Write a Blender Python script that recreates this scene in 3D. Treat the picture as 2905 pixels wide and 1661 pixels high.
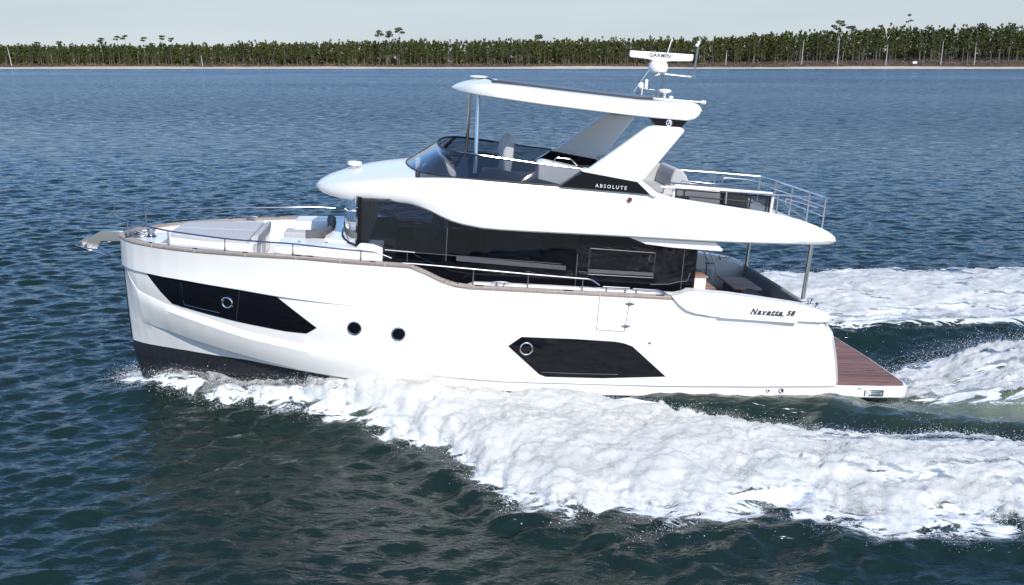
import bpy, bmesh, math, random
import numpy as np
from mathutils import Vector, Matrix, noise as mnoise
random.seed(7)
rng = np.random.default_rng(7)
R_ = math.radians
for o in list(bpy.data.objects): bpy.data.objects.remove(o)
sc = bpy.context.scene
COL = sc.collection

# ------------------------------------------------------------------ camera
cam_d = bpy.data.cameras.new("camera"); cam = bpy.data.objects.new("camera", cam_d); COL.objects.link(cam)
cam_d.sensor_width = 36.0; cam_d.lens = 36.0 * 2624.0 / 2905.0
cam_d.clip_start = 0.1; cam_d.clip_end = 6000.0
cam.location = (0, 0, 7.0); cam.rotation_euler = (R_(90) - math.atan(655.5 / 2624.0), 0, 0)
sc.camera = cam
sc.render.resolution_x = 1024; sc.render.resolution_y = 585

# ------------------------------------------------------------------ sky, sun, exposure
SUN_EL, SUN_AZ = 40.0, 161.0      # azimuth clockwise from +Y (north = away from the camera)
world = bpy.data.worlds.new("World"); sc.world = world; world.use_nodes = True
wt = world.node_tree; wt.nodes.clear()
w_out = wt.nodes.new('ShaderNodeOutputWorld'); w_bg = wt.nodes.new('ShaderNodeBackground')
w_sky = wt.nodes.new('ShaderNodeTexSky'); w_sky.sky_type = 'NISHITA'; w_sky.sun_disc = False
w_sky.sun_elevation = R_(SUN_EL); w_sky.sun_rotation = R_(SUN_AZ)
w_sky.air_density = 1.0; w_sky.dust_density = 0.2; w_sky.ozone_density = 5.0; w_sky.altitude = 0
w_bg.inputs['Strength'].default_value = 0.15
# thin high haze: pale near the horizon, clearing to blue overhead
w_tc = wt.nodes.new('ShaderNodeTexCoord'); w_sp = wt.nodes.new('ShaderNodeSeparateXYZ'); wt.links.new(w_tc.outputs['Generated'], w_sp.inputs[0])
w_mr = wt.nodes.new('ShaderNodeMapRange'); w_mr.interpolation_type = 'SMOOTHSTEP'
w_mr.inputs['From Min'].default_value = 0.07; w_mr.inputs['From Max'].default_value = 0.19; w_mr.inputs['To Min'].default_value = 0.95; w_mr.inputs['To Max'].default_value = 0.0
wt.links.new(w_sp.outputs['Z'], w_mr.inputs['Value'])
w_mx = wt.nodes.new('ShaderNodeMix'); w_mx.data_type = 'RGBA'; w_mx.inputs[7].default_value = (5.45, 6.15, 6.75, 1)
w_map = wt.nodes.new('ShaderNodeMapping'); w_map.inputs['Scale'].default_value = (1.2, 1.2, 14.0); wt.links.new(w_tc.outputs['Generated'], w_map.inputs[0])
w_n = wt.nodes.new('ShaderNodeTexNoise'); w_n.inputs['Scale'].default_value = 2.2; w_n.inputs['Detail'].default_value = 5; wt.links.new(w_map.outputs[0], w_n.inputs['Vector'])
w_c = wt.nodes.new('ShaderNodeMapRange'); w_c.inputs['From Min'].default_value = 0.3; w_c.inputs['From Max'].default_value = 0.7; w_c.inputs['To Min'].default_value = 0.94; w_c.inputs['To Max'].default_value = 1.05
wt.links.new(w_n.outputs['Fac'], w_c.inputs['Value'])
w_v = wt.nodes.new('ShaderNodeVectorMath'); w_v.operation = 'SCALE'; w_v.inputs[0].default_value = (3.68, 4.08, 4.40); wt.links.new(w_c.outputs[0], w_v.inputs['Scale']); wt.links.new(w_v.outputs[0], w_mx.inputs[7])
wt.links.new(w_mr.outputs[0], w_mx.inputs[0]); w_g = wt.nodes.new('ShaderNodeVectorMath'); w_g.operation = 'MULTIPLY'; w_g.inputs[1].default_value = (1.08, 1.25, 1.38); wt.links.new(w_sky.outputs[0], w_g.inputs[0]); wt.links.new(w_g.outputs[0], w_mx.inputs[6])
wt.links.new(w_mx.outputs[2], w_bg.inputs['Color']); wt.links.new(w_bg.outputs[0], w_out.inputs['Surface'])

sun_d = bpy.data.lights.new("sun", 'SUN'); sun_d.energy = 4.1; sun_d.angle = R_(0.53); sun_d.color = (1.0, 0.955, 0.89)
sun = bpy.data.objects.new("sun", sun_d); COL.objects.link(sun)
_e, _a = R_(SUN_EL), R_(SUN_AZ)
to_sun = Vector((math.sin(_a) * math.cos(_e), math.cos(_a) * math.cos(_e), math.sin(_e)))
sun.rotation_euler = to_sun.to_track_quat('Z', 'Y').to_euler()
sc.view_settings.view_transform = 'Standard'; sc.view_settings.look = 'None'
sc.view_settings.exposure = 0.1; sc.view_settings.gamma = 1.0; sc.view_settings.use_curve_mapping = False

# ------------------------------------------------------------------ materials
def mat(name, col, rough=0.5, metal=0.0, coat=0.0, ior=1.5, spec=0.5, noise=0.0, nscale=3.0, bump=0.0, bscale=40.0):
    m = bpy.data.materials.new(name); m.use_nodes = True
    nt = m.node_tree; b = nt.nodes['Principled BSDF']
    b.inputs['Base Color'].default_value = (*col, 1); b.inputs['Roughness'].default_value = rough
    b.inputs['Metallic'].default_value = metal; b.inputs['IOR'].default_value = ior
    b.inputs['Specular IOR Level'].default_value = spec
    if coat: b.inputs['Coat Weight'].default_value = coat; b.inputs['Coat Roughness'].default_value = 0.04
    if noise or bump:
        tc = nt.nodes.new('ShaderNodeTexCoord')
        n = nt.nodes.new('ShaderNodeTexNoise'); n.inputs['Scale'].default_value = nscale; n.inputs['Detail'].default_value = 6
        nt.links.new(tc.outputs['Object'], n.inputs['Vector'])
        if noise:
            mr = nt.nodes.new('ShaderNodeMapRange'); mr.inputs['To Min'].default_value = 1 - noise; mr.inputs['To Max'].default_value = 1 + noise
            mr.inputs['From Min'].default_value = 0.3; mr.inputs['From Max'].default_value = 0.7
            mx = nt.nodes.new('ShaderNodeVectorMath'); mx.operation = 'SCALE'; mx.inputs[0].default_value = col
            nt.links.new(n.outputs['Fac'], mr.inputs['Value']); nt.links.new(mr.outputs[0], mx.inputs['Scale'])
            nt.links.new(mx.outputs[0], b.inputs['Base Color'])
        if bump:
            n2 = nt.nodes.new('ShaderNodeTexNoise'); n2.inputs['Scale'].default_value = bscale; n2.inputs['Detail'].default_value = 4
            nt.links.new(tc.outputs['Object'], n2.inputs['Vector'])
            bp = nt.nodes.new('ShaderNodeBump'); bp.inputs['Strength'].default_value = bump; bp.inputs['Distance'].default_value = 0.01
            nt.links.new(n2.outputs['Fac'], bp.inputs['Height']); nt.links.new(bp.outputs[0], b.inputs['Normal'])
    return m

def glass_mat(name, tint, gloss_rough=0.02, ior=1.5, see=1.0):
    """tinted pane: fresnel reflection over tinted see-through"""
    m = bpy.data.materials.new(name); m.use_nodes = True; nt = m.node_tree; nt.nodes.clear()
    out = nt.nodes.new('ShaderNodeOutputMaterial'); mix = nt.nodes.new('ShaderNodeMixShader')
    tr = nt.nodes.new('ShaderNodeBsdfTransparent'); tr.inputs['Color'].default_value = (*tint, 1)
    gl = nt.nodes.new('ShaderNodeBsdfGlossy'); gl.inputs['Roughness'].default_value = gloss_rough; gl.inputs['Color'].default_value = (0.95, 0.97, 1, 1)
    fr = nt.nodes.new('ShaderNodeFresnel'); fr.inputs['IOR'].default_value = ior
    nt.links.new(fr.outputs[0], mix.inputs[0]); nt.links.new(tr.outputs[0], mix.inputs[1]); nt.links.new(gl.outputs[0], mix.inputs[2])
    nt.links.new(mix.outputs[0], out.inputs['Surface'])
    return m

def teak_mat(name, col, plank=0.06, axis=1, dark=0.45):
    m = mat(name, col, 0.6); nt = m.node_tree; b = nt.nodes['Principled BSDF']
    tc = nt.nodes.new('ShaderNodeTexCoord'); sp = nt.nodes.new('ShaderNodeSeparateXYZ')
    nt.links.new(tc.outputs['Object'], sp.inputs[0])
    dv = nt.nodes.new('ShaderNodeMath'); dv.operation = 'DIVIDE'; dv.inputs[1].default_value = plank
    nt.links.new(sp.outputs[axis], dv.inputs[0])
    fr = nt.nodes.new('ShaderNodeMath'); fr.operation = 'FRACT'; nt.links.new(dv.outputs[0], fr.inputs[0])
    lt = nt.nodes.new('ShaderNodeMath'); lt.operation = 'LESS_THAN'; lt.inputs[1].default_value = 0.1; nt.links.new(fr.outputs[0], lt.inputs[0])
    fl = nt.nodes.new('ShaderNodeMath'); fl.operation = 'FLOOR'; nt.links.new(dv.outputs[0], fl.inputs[0])
    wn = nt.nodes.new('ShaderNodeTexWhiteNoise'); wn.noise_dimensions = '1D'; nt.links.new(fl.outputs[0], wn.inputs['W'])
    mp = nt.nodes.new('ShaderNodeMapping')
    mp.inputs['Scale'].default_value = (3, 40, 3) if axis == 1 else (40, 3, 3)
    nt.links.new(tc.outputs['Object'], mp.inputs[0])
    n = nt.nodes.new('ShaderNodeTexNoise'); n.inputs['Scale'].default_value = 1.2; n.inputs['Detail'].default_value = 5
    nt.links.new(mp.outputs[0], n.inputs['Vector'])
    ad = nt.nodes.new('ShaderNodeMath'); ad.operation = 'MULTIPLY_ADD'; ad.inputs[1].default_value = 0.35; ad.inputs[2].default_value = 0.0
    nt.links.new(wn.outputs['Value'], ad.inputs[0])
    a2 = nt.nodes.new('ShaderNodeMath'); a2.operation = 'MULTIPLY_ADD'; a2.inputs[1].default_value = 1.0
    nt.links.new(n.outputs['Fac'], a2.inputs[0]); nt.links.new(ad.outputs[0], a2.inputs[2])
    cr = nt.nodes.new('ShaderNodeValToRGB'); e = cr.color_ramp.elements
    e[0].position = 0.3; e[0].color = (*[c * dark for c in col], 1); e[1].position = 0.95; e[1].color = (*[min(1, c * 1.5) for c in col], 1)
    nt.links.new(a2.outputs[0], cr.inputs[0])
    mx = nt.nodes.new('ShaderNodeMix'); mx.data_type = 'RGBA'; mx.inputs[7].default_value = (0.02, 0.016, 0.014, 1)
    nt.links.new(lt.outputs[0], mx.inputs[0]); nt.links.new(cr.outputs[0], mx.inputs[6]); nt.links.new(mx.outputs[2], b.inputs['Base Color'])
    return m

M = dict(
    white=mat('white_gelcoat', (0.84, 0.80, 0.735), 0.25, coat=0.3, noise=0.012, nscale=0.8),
    deck=mat('nonslip_deck', (0.72, 0.71, 0.69), 0.6, bump=0.2, bscale=300),
    black=mat('black_gloss_panel', (0.005, 0.005, 0.007), 0.03, ior=1.4, spec=0.4),
    rubber=mat('black_rubber', (0.015, 0.015, 0.016), 0.55),
    anti=mat('antifouling_paint', (0.018, 0.02, 0.024), 0.45, noise=0.35, nscale=14, bump=0.6, bscale=60),
    steel=mat('stainless_steel', (0.36, 0.36, 0.365), 0.17, metal=1.0),
    grey=mat('grey_upholstery', (0.46, 0.455, 0.445), 0.85, noise=0.05, nscale=8, bump=0.3, bscale=120),
    dgrey=mat('charcoal_upholstery', (0.10, 0.10, 0.105), 0.85, noise=0.08, nscale=8, bump=0.3, bscale=120),
    polish=mat('polished_steel', (0.62, 0.585, 0.55), 0.2, metal=1.0),
    mgrey=mat('mid_grey_upholstery', (0.22, 0.225, 0.23), 0.85, noise=0.08, nscale=8, bump=0.3, bscale=120),
    lgrey=mat('pale_grey_lining', (0.55, 0.54, 0.52), 0.5),
    navy=mat('dark_roof_panel', (0.05, 0.052, 0.06), 0.35),
    cap=teak_mat('weathered_cap_teak', (0.30, 0.245, 0.205), 0.031, 2, 0.8),
    teak=teak_mat('swim_platform_teak', (0.21, 0.10, 0.07), 0.065, 1, 0.4),
    tteak=teak_mat('table_teak', (0.34, 0.19, 0.13), 0.07, 1, 0.6),
    carpet=mat('interior_dark', (0.03, 0.03, 0.032), 0.8),
    curtain=mat('curtain_cloth', (0.13, 0.115, 0.105), 0.9),
    red=mat('red_navigation_lens', (0.18, 0.02, 0.02), 0.15, coat=1),
    rope=mat('light_blue_trim', (0.4, 0.5, 0.6), 0.3),
    glass=glass_mat('tinted_screen_glass', (0.35, 0.38, 0.42), ior=1.55),
    fglass=glass_mat('clear_front_glass', (0.45, 0.56, 0.66), ior=1.4),
    sglass=glass_mat('smoked_saloon_glass', (0.62, 0.65, 0.70), ior=1.4),
    dglass=glass_mat('dark_saloon_glass', (0.42, 0.45, 0.5), ior=1.4),
    letter=mat('chrome_letters', (0.85, 0.86, 0.88), 0.25, metal=0.4),
    ink=mat('dark_letters', (0.04, 0.04, 0.045), 0.4),
)

# ------------------------------------------------------------------ object helpers
def link(name, me, m, parent=None, sharp=35, smooth=True):
    ob = bpy.data.objects.new(name, me); COL.objects.link(ob)
    if parent is not None: ob.parent = parent
    for mm in (m if isinstance(m, (list, tuple)) else [m]):
        if mm is not None: me.materials.append(mm)
    if smooth:
        me.polygons.foreach_set('use_smooth', [True] * len(me.polygons))
        try: me.set_sharp_from_angle(angle=R_(sharp))
        except Exception: pass
    return ob
def from_py(name, v, f, m, parent=None, **k):
    me = bpy.data.meshes.new(name); me.from_pydata([tuple(map(float, p)) for p in v], [], f); me.validate(); me.update()
    bm = bmesh.new(); bm.from_mesh(me); bmesh.ops.recalc_face_normals(bm, faces=bm.faces); bm.to_mesh(me); bm.free()
    return link(name, me, m, parent, **k)
def from_bm(name, bm, m, parent=None, recalc=True, **k):
    me = bpy.data.meshes.new(name)
    if recalc: bmesh.ops.recalc_face_normals(bm, faces=bm.faces)
    bm.to_mesh(me); bm.free()
    return link(name, me, m, parent, **k)
def tag(o, label=None, cat=None, group=None, kind=None):
    if label: o['label'] = label
    if cat: o['category'] = cat
    if group: o['group'] = group
    if kind: o['kind'] = kind
    return o
def empty(name, loc, rot=(0, 0, 0), parent=None):
    o = bpy.data.objects.new(name, None); COL.objects.link(o); o.location = loc; o.rotation_euler = rot; o.empty_display_size = 0.5
    if parent is not None: o.parent = parent
    return o
def bevel(ob, w=0.01, seg=2, ang=30):
    md = ob.modifiers.new('bevel', 'BEVEL'); md.width = w; md.segments = seg; md.limit_method = 'ANGLE'; md.angle_limit = R_(ang)
    return ob

class B:
    """collects simple shapes into one bmesh"""
    def __init__(s): s.bm = bmesh.new()
    def box(s, a, b, rot=None):
        x0, y0, z0 = a; x1, y1, z1 = b
        v = [s.bm.verts.new(p) for p in [(x0,y0,z0),(x1,y0,z0),(x1,y1,z0),(x0,y1,z0),(x0,y0,z1),(x1,y0,z1),(x1,y1,z1),(x0,y1,z1)]]
        for f in [(0,3,2,1),(4,5,6,7),(0,1,5,4),(1,2,6,5),(2,3,7,6),(3,0,4,7)]: s.bm.faces.new([v[i] for i in f])
        return s
    def prism(s, poly, lo, hi, axis='y', taper=None):
        """poly in the plane across axis; lo/hi numbers or functions of the polygon point"""
        def P(p, h):
            h = h(p) if callable(h) else h
            if axis == 'y': return (p[0], h, p[1])
            if axis == 'z': return (p[0], p[1], h)
            return (h, p[0], p[1])
        a = [s.bm.verts.new(P(p, lo)) for p in poly]; b = [s.bm.verts.new(P(p, hi)) for p in (taper or poly)]
        n = len(poly)
        s.bm.faces.new(a); s.bm.faces.new(b[::-1])
        for i in range(n): s.bm.faces.new([a[i], b[i], b[(i+1) % n], a[(i+1) % n]][::-1])
        return s
    def tube(s, pts, r=0.015, seg=8, closed=False):
        pts = [Vector(p) for p in pts]; n = len(pts); rings = []
        for i, p in enumerate(pts):
            if closed: d = (pts[(i+1) % n] - pts[i-1])
            else: d = pts[min(i+1, n-1)] - pts[max(i-1, 0)]
            d.normalize()
            u = d.cross(Vector((0, 0, 1)));
            if u.length < 0.2: u = d.cross(Vector((0, 1, 0)))
            u.normalize(); w = d.cross(u).normalized()
            rr = r[i] if isinstance(r, (list, tuple)) else r
            rings.append([s.bm.verts.new(p + u * rr * math.cos(2*math.pi*k/seg) + w * rr * math.sin(2*math.pi*k/seg)) for k in range(seg)])
        for i in range(n if closed else n-1):
            a, b = rings[i], rings[(i+1) % n]
            for k in range(seg): s.bm.faces.new([a[k], a[(k+1) % seg], b[(k+1) % seg], b[k]])
        if not closed:
            s.bm.faces.new(rings[0][::-1]); s.bm.faces.new(rings[-1])
        return s
    def lathe(s, prof, c=(0, 0, 0), axis='z', seg=24):
        rings = []
        for r, h in prof:
            ring = []
            for k in range(seg):
                a = 2*math.pi*k/seg; q = (r*math.cos(a), r*math.sin(a), h)
                if axis == 'y': q = (q[0], q[2], q[1])
                if axis == 'x': q = (q[2], q[0], q[1])
                ring.append(s.bm.verts.new((c[0]+q[0], c[1]+q[1], c[2]+q[2])))
            rings.append(ring)
        for a, b in zip(rings, rings[1:]):
            for k in range(seg): s.bm.faces.new([a[k], a[(k+1) % seg], b[(k+1) % seg], b[k]])
        s.bm.faces.new(rings[0][::-1]); s.bm.faces.new(rings[-1])
        return s
    def grid(s, rows):
        vs = [[s.bm.verts.new(p) for p in row] for row in rows]
        for a, b in zip(vs, vs[1:]):
            for k in range(len(a)-1): s.bm.faces.new([a[k], a[k+1], b[k+1], b[k]])
        return s
    def done(s, name, m, parent=None, bev=0, seg=2, weld=False, **k):
        if weld: bmesh.ops.remove_doubles(s.bm, verts=s.bm.verts, dist=1e-4)
        ob = from_bm(name, s.bm, m, parent, **k)
        if bev: bevel(ob, bev, seg)
        return ob

def arc_corner(pts, r=0.1, n=4, closed=False):
    """rounds the corners of a polyline of Vectors"""
    pts = [Vector(p) for p in pts]; out = []; N = len(pts)
    for i, p in enumerate(pts):
        if not closed and i in (0, N-1): out.append(p); continue
        a = pts[i-1]; b = pts[(i+1) % N]
        ra = min(r, (a-p).length*0.45); rb = min(r, (b-p).length*0.45)
        s = p + (a-p).normalized()*ra; e = p + (b-p).normalized()*rb
        for k in range(n+1):
            t = k/n; out.append((1-t)**2*s + 2*t*(1-t)*p + t*t*e)
    return out
def ip(x, tab): return float(np.interp(x, [t[0] for t in tab], [t[1] for t in tab]))

def text_mesh(name, body, size, origin, ang, m, parent, spacing=1.0, shear=0.0, ext=0.004, off=0.0, yrot=0.0):
    cu = bpy.data.curves.new(name, 'FONT'); cu.body = body; cu.size = size; cu.shear = shear; cu.extrude = ext
    cu.space_character = spacing; cu.offset = off; cu.resolution_u = 3
    ob = bpy.data.objects.new(name + '_tmp', cu); COL.objects.link(ob)
    dg = bpy.context.evaluated_depsgraph_get()
    me = bpy.data.meshes.new_from_object(ob.evaluated_get(dg)); bpy.data.objects.remove(ob)
    me.transform(Matrix.Translation(origin) @ Matrix.Rotation(yrot, 4, 'Z') @ Matrix.Rotation(ang, 4, 'Y') @ Matrix.Rotation(R_(90), 4, 'X'))
    me.materials.clear()
    return link(name, me, m, parent, smooth=False)

# ================================================================== WATER LEVEL AND WAKE FIELDS
def value_noise(x, y, seed=0):
    xi = np.floor(x).astype(np.int64); yi = np.floor(y).astype(np.int64); xf = x - xi; yf = y - yi
    def h(a, b):
        n = (a * 374761393 + b * 668265263 + seed * 974634777) & 0x7fffffff
        n = ((n ^ (n >> 13)) * 1274126177) & 0x7fffffff
        return ((n ^ (n >> 16)) & 0xffff) / 65535.0
    u = xf*xf*xf*(xf*(xf*6-15)+10); v = yf*yf*yf*(yf*(yf*6-15)+10)
    return (h(xi, yi)*(1-u)+h(xi+1, yi)*u)*(1-v) + (h(xi, yi+1)*(1-u)+h(xi+1, yi+1)*u)*v
def fbm(x, y, octv=5, seed=0, gain=0.5, billow=False):
    s = np.zeros_like(x); a = 1.0; tot = 0
    for o in range(octv):
        c, d = math.cos(o*0.9+seed), math.sin(o*0.9+seed); f = 2.03**o
        n = value_noise((x*c - y*d)*f + 13.7*o, (x*d + y*c)*f + 5.1*o, seed+o)
        if billow: n = 1-np.abs(2*n-1)
        s += a*n; tot += a; a *= gain
    return s/tot
def sstep(a, b, x):
    t = np.clip((x-a)/(b-a), 0, 1); return t*t*(3-2*t)
WL = -0.12        # mean water level
wav = []
_r = np.random.default_rng(3)
WIND = R_(-62)    # travel direction of the chop (toward the camera, slightly right)
for i in range(84):
    lam = 0.24 * (8.0/0.24) ** (i/83.0)
    th = WIND + _r.normal(0, 0.42)
    amp = 0.0074 * lam**0.65 * (1.0 if lam < 0.9 else (0.9/lam)**1.3)
    wav.append((lam, th, amp*_r.uniform(0.6, 1.4), _r.uniform(0, 6.28)))
def waves(x, y, spacing):
    h = np.zeros_like(x)
    wob_x = 0.8*fbm(x*0.11, y*0.11, 2, 31); wob_y = 0.8*fbm(x*0.13+9, y*0.13, 2, 37)
    for lam, th, a, p in wav:
        w = sstep(2.0, 4.0, lam/spacing)
        if not np.any(w > 0): continue
        k = 2*math.pi/lam
        s = np.sin(k*((x+wob_x)*math.cos(th)+(y+wob_y)*math.sin(th))+p)
        h += w*a*(s + 0.45*(1-np.abs(s)*2))
    return h
LOW = [(-9.2,19.9),(-8.4,19.75),(-7.6,19.1),(-6.5,18.6),(-5.5,18.3),(-4.5,17.95),(-3.5,17.5),(-2.5,16.75),(-1.4,15.75),(-.5,14.8),(.4,13.9),(1.5,13.7),(2.7,13.4),(4,13.5),(5.1,13.5),(5.9,13.2),(6.8,13.4),(8.1,13.3),(12,12.9),(30,11.0)]
UPP = [(-9.2,20.1),(-8.4,20.2),(-7.6,19.7),(-6.5,19.2),(-5.5,18.8),(-4.5,18.6),(-3.5,18.5),(-1.5,18.4),(.2,18.3),(1.3,18.2),(2.6,18.0),(3.6,17.8),(5.8,17.15),(7.8,16.9),(9.9,16.6),(14,16.2),(30,14.5)]
HULLN = [(-8.6,19.6),(-8,19.1),(-7,18.6),(-5.5,18.1),(-3,17.9),(0.6,17.9),(4,18.2),(7.1,18.75),(8.8,18.95)]
def tabf(x, t): return np.interp(x, [a for a, b in t], [b for a, b in t])
def wake(x, y):
    """returns smooth wake height and foam densities (0..1)"""
    n1 = fbm(x*0.9, y*0.9, 4, 5) - 0.5
    n2 = fbm(x*2.6, y*2.6, 4, 9) - 0.5
    yl = tabf(x, LOW) - 0.25*sstep(-2, 2, x) + 1.5*n1*sstep(-7, 0, x) + 1.0*n2*sstep(-9, -3, x)
    yu = tabf(x, UPP) + 0.5*n1*sstep(0, 4, x) + 0.35*n2
    wid = np.maximum(yu-yl, 0.02)
    rel = (y-yl)/wid
    edge = np.minimum((y-yl)/np.interp(x, [-9, -4, 0, 5], [.35, .7, 1.2, 1.7]), (yu-y)/np.interp(x, [-9, 1, 4], [.35, .35, .8]))
    f_near = np.clip(edge, -1, 1)
    f_near = np.where(x < -9.0, -1, f_near)
    # body of the bow wave: a thick ridge, highest behind the plunge at x about -2..1
    prof = np.clip(1-np.abs(rel-0.55)*1.7, 0, 1)
    amp = np.interp(x, [-9, -7.5, -5, -2, 1, 5, 10, 30], [0.0, 0.24, 0.46, 0.52, 0.42, 0.26, 0.2, 0.12])
    h = amp*sstep(0, 1, prof)*np.where(f_near > -1, 1, 0)
    # water pushed up ahead of the foam edge
    h += 0.16*np.exp(-((y-yl+0.35)/0.55)**2)*sstep(-8.5, -4, x)*(1-sstep(6, 18, x))
    # ridge running aft outside the trough beside the hull
    cy = np.interp(x, [1.3, 4.5, 7, 8.5, 10.1, 14, 30], [18.35, 18.2, 18.05, 17.8, 17.15, 16.4, 14.0])
    h += 0.17*np.exp(-((y-cy)/0.42)**2)*sstep(-0.5, 3, x)*(1-0.5*sstep(10, 20, x))
    # trough beside and behind the stern
    h += 0.24*np.exp(-((y-np.interp(x, [-5, 0.6, 7.1, 8.8], [17.95, 17.8, 18.7, 19.0]))/0.55)**2)*sstep(-6, -3, x)*(1-sstep(7.0, 8.2, x))
    h -= 0.25*sstep(5, 8, x)*(1-sstep(9.5, 11.5, x))*np.exp(-((y-21.2)/2.4)**4)
    # water swelling up at the bow
    h += 0.25*np.exp(-((x+7.6)/1.5)**2-((y-19.4)/0.9)**2)
    # rooster and propeller wash
    sy = np.interp(x, [8.6, 10, 13, 30], [1.0, 1.8, 2.3, 4.0])
    cyw = 20.3 + 0.03*(x-9)
    d = (y-cyw)/sy
    f_ast = (1-np.abs(d)**2*1.2 + 0.5*n1) * sstep(8.3, 9.2, x) - (x < 8.3)
    h += 0.40*np.exp(-d**2*1.3)*sstep(9.0, 12.5, x)*(1-0.5*sstep(16, 26, x))
    # far wave train
    yf0 = np.interp(x, [-6, 2, 8.8, 12, 18, 30], [23.0, 23.3, 23.9, 24.2, 24.4, 25.0]); yf1 = np.interp(x, [-6, 0, 8.8, 17, 30], [23.2, 27.5, 31.4, 31.8, 33])
    f_far = np.clip(np.minimum((y-yf0-0.5*n1)/0.7, (yf1-y+2*n1)/0.9), -1, 1)
    f_far = np.where(x < -6, -1, f_far)
    rf = np.clip((y-yf0)/(yf1-yf0), 0, 1)
    h += 0.33*np.sin(np.pi*rf)*sstep(-6, 0, x)
    h += 0.25*np.exp(-((y-yf0-0.1)/0.6)**2)*sstep(5, 9, x)
    return h, f_near, f_ast, f_far

def water_height(x, y, spacing):
    d = np.maximum(np.maximum(-9.0-x, x-30), np.maximum(12.0-y, y-33))
    h, fn, fa, ff = wake(x, y)
    calm = 1-0.75*np.clip(np.maximum(fn, np.maximum(fa, ff)), 0, 1)
    return WL + waves(x, y, spacing)*calm + h, fn, fa, ff

# water sheet: rows and columns spread with distance, reaching the far shore
ys = [2.0]
while ys[-1] < 14: ys.append(ys[-1]+0.075)
while ys[-1] < 985: ys.append(ys[-1]+max(0.085, ys[-1]**2/17000.0))
ys = np.array(ys); NC = 640
us = np.linspace(-1, 1, NC)
X = us[None, :]*(13+0.86*ys[:, None]); Y = np.repeat(ys[:, None], NC, 1)
spc = np.repeat(np.maximum(np.gradient(ys), (13+0.86*ys)*2/NC)[:, None], NC, 1)
Zw, fn, fa, ff = water_height(X, Y, spc)
fade = sstep(500, 900, Y); Zw = Zw*(1-fade) + WL*fade
nr = len(ys)
me = bpy.data.meshes.new('water')
co = np.stack([X, Y, Zw], -1).reshape(-1, 3)
me.vertices.add(len(co)); me.vertices.foreach_set('co', co.ravel())
idx = np.arange(nr*NC).reshape(nr, NC)
quads = np.stack([idx[:-1, :-1], idx[:-1, 1:], idx[1:, 1:], idx[1:, :-1]], -1).reshape(-1, 4)
def fill_faces(me, quads):
    me.loops.add(quads.size); me.loops.foreach_set('vertex_index', quads.ravel().astype(np.int32))
    me.polygons.add(len(quads)); me.polygons.foreach_set('loop_start', np.arange(0, quads.size, 4, dtype=np.int32))
    me.polygons.foreach_set('loop_total', np.full(len(quads), 4, dtype=np.int32)); me.update(); me.validate()
    me.polygons.foreach_set('use_smooth', [True]*len(me.polygons))
fill_faces(me, quads)
lace = np.maximum(np.maximum(np.clip(fn*1.2+0.45, 0, 1)*(X > -9.0), np.clip(fa+0.35, 0, 1)*sstep(8, 9.5, X)), np.clip(ff+0.4, 0, 1)*(X > -6))
# froth streaks on the dark wave faces close to the hull and in the gap on the far side
streak = 0.33*np.exp(-((Y-np.interp(X, [1.3, 4.5, 7, 8.5, 10.1, 14], [18.6, 18.5, 18.4, 18.1, 17.5, 16.9]))/0.5)**2)*sstep(0.5, 2, X)
gap = 0.25*((Y > 21.4) & (Y < 24.6) & (X > 7)).astype(float)
lace = np.maximum(lace, np.maximum(streak, gap))
at = me.attributes.new('foam', 'FLOAT', 'POINT'); at.data.foreach_set('value', lace.ravel().astype(np.float32))
aer = np.exp(-((X-13.0)/3.2)**2-((Y-18.3)/0.9)**2) + 0.35*np.exp(-((X-6)/4)**2-((Y-18.9)/0.5)**2)
aer = np.maximum(aer, 0.5*np.clip(np.maximum(fn, np.maximum(fa, ff)), 0, 1))
at = me.attributes.new('aer', 'FLOAT', 'POINT'); at.data.foreach_set('value', np.clip(aer, 0, 1).ravel().astype(np.float32))
water = bpy.data.objects.new('water', me); COL.objects.link(water)
tag(water, 'choppy dark blue green sea around the yacht with a white wake', 'water', kind='structure')

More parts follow.
